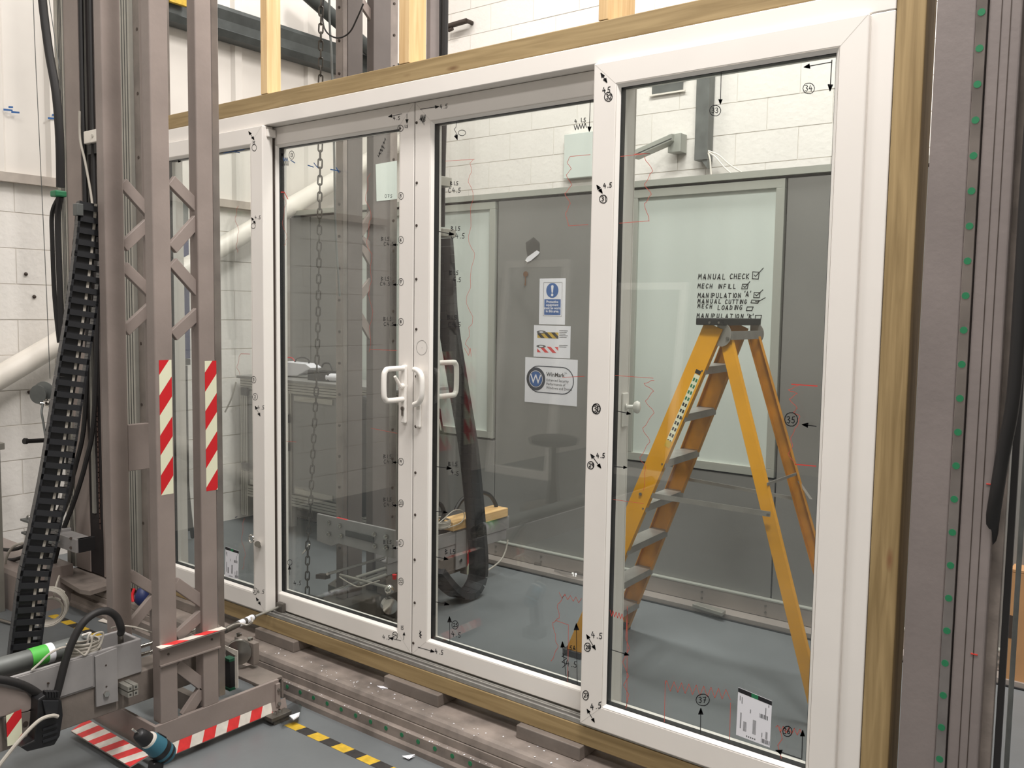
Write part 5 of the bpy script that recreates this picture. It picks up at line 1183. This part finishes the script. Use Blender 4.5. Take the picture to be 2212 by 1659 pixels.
# checklist in black marker on the white glazing of the partition
yM = 2.0565
polys = []
for s_, px, py, h, adv, sl in (('MANUAL', 1508, 603, 11, 10.4, .0), ('CHECK', 1576, 602, 10.5, 8.8, 0), ('MECH', 1507, 622, 9, 8.6, .02), ('INFILL', 1550, 623, 9, 8.6, 0), ('MANIPULATION', 1507, 643, 9.5, 8.8, 0), ("'A'", 1607, 640, 10, 8.5, 0),
        ('MANUAL', 1507, 655, 8.5, 9, .0), ('CUTTING', 1566, 656, 8.5, 7.6, 0), ('MECH', 1507, 665, 8, 8.6, .04), ('LOADING', 1550, 669, 9.5, 8.6, 0), ('MANIPULATION', 1505, 686, 9, 9.6, .02), ("'B'", 1613, 690, 10.5, 8, 0)):
    polys += write(s_, px, py, h, adv, sl, .12)
polys += [[(1626, 587), (1625, 602), (1638, 603), (1640, 588), (1626, 587)], [(1629, 594), (1632, 597), (1649, 579)], [(1604, 614), (1602, 624), (1614, 624), (1616, 614), (1604, 614)], [(1606, 618), (1609, 621), (1620, 608)],
          [(1629, 632), (1628, 643), (1640, 643), (1642, 632), (1629, 632)], [(1631, 636), (1634, 639), (1648, 626)], [(1624, 648), (1622, 654), (1637, 655), (1640, 649), (1624, 648)], [(1632, 651), (1637, 652), (1653, 643)],
          [(1614, 663), (1612, 671), (1624, 671), (1627, 663), (1614, 663)], [(1632, 681), (1631, 691), (1643, 691), (1645, 681), (1632, 681)]]
solo(pen(polys, yM, .0042), 'marker_checklist', 'ink', 'black handwritten checklist with tick boxes on the white partition glazing', 'writing')
# pen-shaped gauge on the partition
a, b = W(943, 884, .09), W(955, 936, .09)
solo(MB().bar(W(946, 882, .11), W(954, 936, .11), (.010, 0, 0), (0, .004, 0), 0).bar(W(949, 905, .105), W(952.5, 930, .105), (.003, 0, 0), (0, .001, 0), 1), 'black_gauge', ['black', 'wtape'], 'narrow black plastic tag leaning behind the glass below the door handle', 'tag', bevel=.001)

# ================================================================ BACK AND LEFT WALL FITTINGS
t = thing('cable_trunking', 'vertical galvanised cable trunking on the white block wall', 'trunking', (-2.9, 3.45, 2.6))
a = W(1505, 160, 3.42); b = W(1533, 160, 3.42); zb = W(1515, 345, 3.42).z
MB().box(a.x, b.x, 3.42, 3.507, zb, 4.6).build('trunking_body', 'galv', t, .002)
MB().slab([(b.x-.05, 3.43, zb), (b.x-.002, 3.43, zb), (b.x-.002, 3.43, zb-.06)], (0, .05, 0)).build('torn_end', 'galv', t)
for i, pl in enumerate((((1530, 330), (1534, 345), (1535, 360), (1537, 385)), ((1530, 328), (1546, 340), (1565, 362), (1580, 375)), ((1530, 326), (1552, 335), (1575, 355), (1602, 372)))):
    solo(MB().tube([W(x, y, 3.425) for x, y in pl], .006, 6), 'white_cable', 'tubew', 'thin white cable falling from the wall trunking, '+('nearly straight down', 'curving gently right', 'curving furthest right')[i], 'cable')
a, b = W(1409, 181, 3.5), W(1475, 177, 3.5); zb = W(1410, 204, 3.5).z
t = thing('wall_vent', 'dark slot vent high in the white block wall', 'vent', (a.x, 3.5, zb))
MB().box(a.x, b.x, 3.498, 3.5065, zb, a.z).build('opening', 'galv', t)
MB().box(a.x-.02, b.x+.02, 3.494, 3.5065, zb-.012, zb-.001).box(a.x-.02, b.x+.02, 3.494, 3.5065, a.z+.001, a.z+.02).build('rim', 'tubew', t)
p, q = W(1372, 336, 3.15), W(1458, 298, 3.42); 
t = thing('wall_bracket', 'sloping cream steel bracket fixed to the white block wall', 'bracket', q)
MB().bar(p, q, (.0, .05, 0), (0, 0, .025)).build('sloping_arm', 'partf', t, .004); MB().bar(p-Vector((0, .051, .012)), q-Vector((0, .051, .012)), (0, .001, 0), (0, 0, .004)).build('slot', 'alud', t)
MB().box(q.x-.05, q.x+.05, 3.41, 3.507, q.z-.10, q.z+.03).build('wall_plate', 'partf', t, .003)
a, b = W(1219, 291, 3.46), W(1277, 381, 3.46)
solo(MB().box(a.x, b.x, 3.46, 3.507, b.z, a.z), 'pale_box', 'frost', 'pale rectangular box on the block wall above the partition', 'box', bevel=.004)  # pale slab flat on the wall, in the glazing colour
p, q = W(967, 57, 3.44), W(1008, 45, 3.44)
t = thing('rusty_bolt', 'rusty threaded bar jutting from the white block wall at the top', 'bolt', q)
MB().cyl(p, q, .022, 10).build('bar', 'brown', t); MB().cyl(W(969, 66, 3.44), W(978, 62, 3.44), .015, 8).build('nut', 'brown', t); MB().cyl(q, q+Vector((0, .07, 0)), .018, 10).build('stub', 'brown', t)

def girtprof(p, q, label, h, d, nm='purlin'):
    mb = MB(); v = (q-p).normalized(); n = Vector((0, -v.z, v.y)); X_ = Vector((1, 0, 0))
    sec = [(0, h), (d, h), (d+.01, h*.86), (d*.9, h*.55), (d*.9, h*.25), (d, .04), (d*.8, 0), (0, 0)]
    mb.rings([[p+X_*u+n*(w_-h) for u, w_ in sec], [q+X_*u+n*(w_-h) for u, w_ in sec]], 0, True, False)
    return solo(mb, nm, 'girt', label, 'purlin')
girtprof(WX(300, -30, -5.68), WX(860, 150, -5.68), 'long galvanised steel purlin along the upper left wall', .20, .14)
solo(MB().cyl(WX(655, -20, -5.45), WX(870, 170, -5.45), .055, 14), 'steel_brace', 'girt', 'dark grey diagonal tube brace crossing the upper left wall', 'brace')
pa, pb = WX(-60, 850, -5.57), WX(840, 322, -5.57)
solo(MB().cyl(pa+(pa-pb)*.52, pb+(pb-pa)*.3, .068, 20), 'pipe_brace', 'tubew', 'thick white diagonal pipe brace rising along the left wall', 'pipe')
a, b = WX(366, -25, -5.5), WX(405, 14, -5.5)
solo(MB().box(-5.53, -5.5, a.y, b.y, b.z, a.z), 'yellow_sign', 'yellow', 'yellow plate edge at the top above the left wall purlin', 'plate')
mb = MB()
for (x, y, s_) in ((14, 238, 10), (30, 243, 9), (20, 232, 5), (108, 256, 8), (112, 249, 3)):
    a, b = WX(x-s_, y-1.6-s_*.1, -5.695), WX(x+s_, y+1.6+s_*.15, -5.695); mb.quad([(-5.675, a.y, a.z), (-5.675, b.y, b.z+.01), (-5.675, b.y, b.z), (-5.675, a.y, a.z-.012)])
solo(mb, 'paint_daub', 'inkb', 'blue marker dashes on the white cladding at the far left', 'mark')
for (x, y) in ((56, 592), (74, 641), (63, 847)):
    c = WX(x, y, -5.709); solo(MB().lathe(c, (1, 0, 0), [(0, .012), (.004, .011), (.008, .006), (.009, 0)], 8), 'plug_hole', 'brown', {592: 'upper', 641: 'middle', 847: 'lowest'}[y]+' of the small dark plug holes in the left block wall', 'hole')
# pale rectangular sheet on the far mast and floor scraps
solo(MB().slab([WX(x, y, XFAR+.001) for x, y in ((811, 355), (857, 347), (857, 430), (813, 435))], (.002, 0, 0)), 'pale_sheet', 'frost', 'pale rectangular sheet high on the far mast', 'paper')
solo(MB().slab([WF(1495, 1312, .03), WF(1560, 1332, .03), WF(1568, 1326, .03), WF(1508, 1308, .03)], (0, 0, .02)), 'bracket_strip', 'alu', 'slotted aluminium strip lying on the floor channel of the partition', 'strip', bevel=.003)
solo(MB().tube([WF(1155, 1218, .035), WF(1190, 1222, .035), WF(1225, 1228, .04), WF(1262, 1245, .035), WF(1235, 1240, .05), WF(1200, 1232, .035)], .012, 6), 'plastic_wrap', 'film', 'crumpled clear plastic wrap on the floor channel of the partition', 'wrap')

# ================================================================ HALL BEHIND THE PHOTOGRAPHER (seen as reflections)
def frame_lean(x, y, w_, h, lab):
    t = thing('window_frame', lab, 'window frame', (x, y, 0))
    mb = MB(); k = .07; s_ = -.25
    def m(x0, x1_, z0, z1_): mb.hexa([(x+x0, y+s_*z0/2, z0), (x+x1_, y+s_*z0/2, z0), (x+x1_, y+s_*z0/2-.06, z0), (x+x0, y+s_*z0/2-.06, z0), (x+x0, y+s_*z1_/2, z1_), (x+x1_, y+s_*z1_/2, z1_), (x+x1_, y+s_*z1_/2-.06, z1_), (x+x0, y+s_*z1_/2-.06, z1_)])
    m(0, k, 0, h); m(w_-k, w_, 0, h); m(k, w_-k, 0, k); m(k, w_-k, h-k, h); mb.build('frame', 'pvc', t)
frame_lean(-5.60, -4.30, .78, 2.1, 'tall white window frame leaning in the hall behind the photographer')
frame_lean(-4.75, -5.2, .8, 1.9, 'shorter white window frame leaning in the hall behind the photographer')
t = thing('work_stool', 'dark round work stool in the hall, seen only as a reflection', 'stool', (-4.1, -3.33, 0))
MB().lathe((-4.1, -3.33, .52), (0, 0, 1), [(0, .10), (.02, .19), (.06, .2), (.075, .17), (.078, 0)], 24).build('seat', 'black', t)
MB().lathe((-4.1, -3.33, .05), (0, 0, 1), [(0, .05), (.2, .03), (.46, .03)], 14).build('gas_column', 'black', t)
MB().lathe((-4.1, -3.33, .0), (0, 0, 1), [(0, .26), (.03, .25), (.05, .05)], 20).build('foot_ring', 'steel', t)
SC.cycles.transparent_max_bounces = 32
SC.cycles.max_bounces = 8
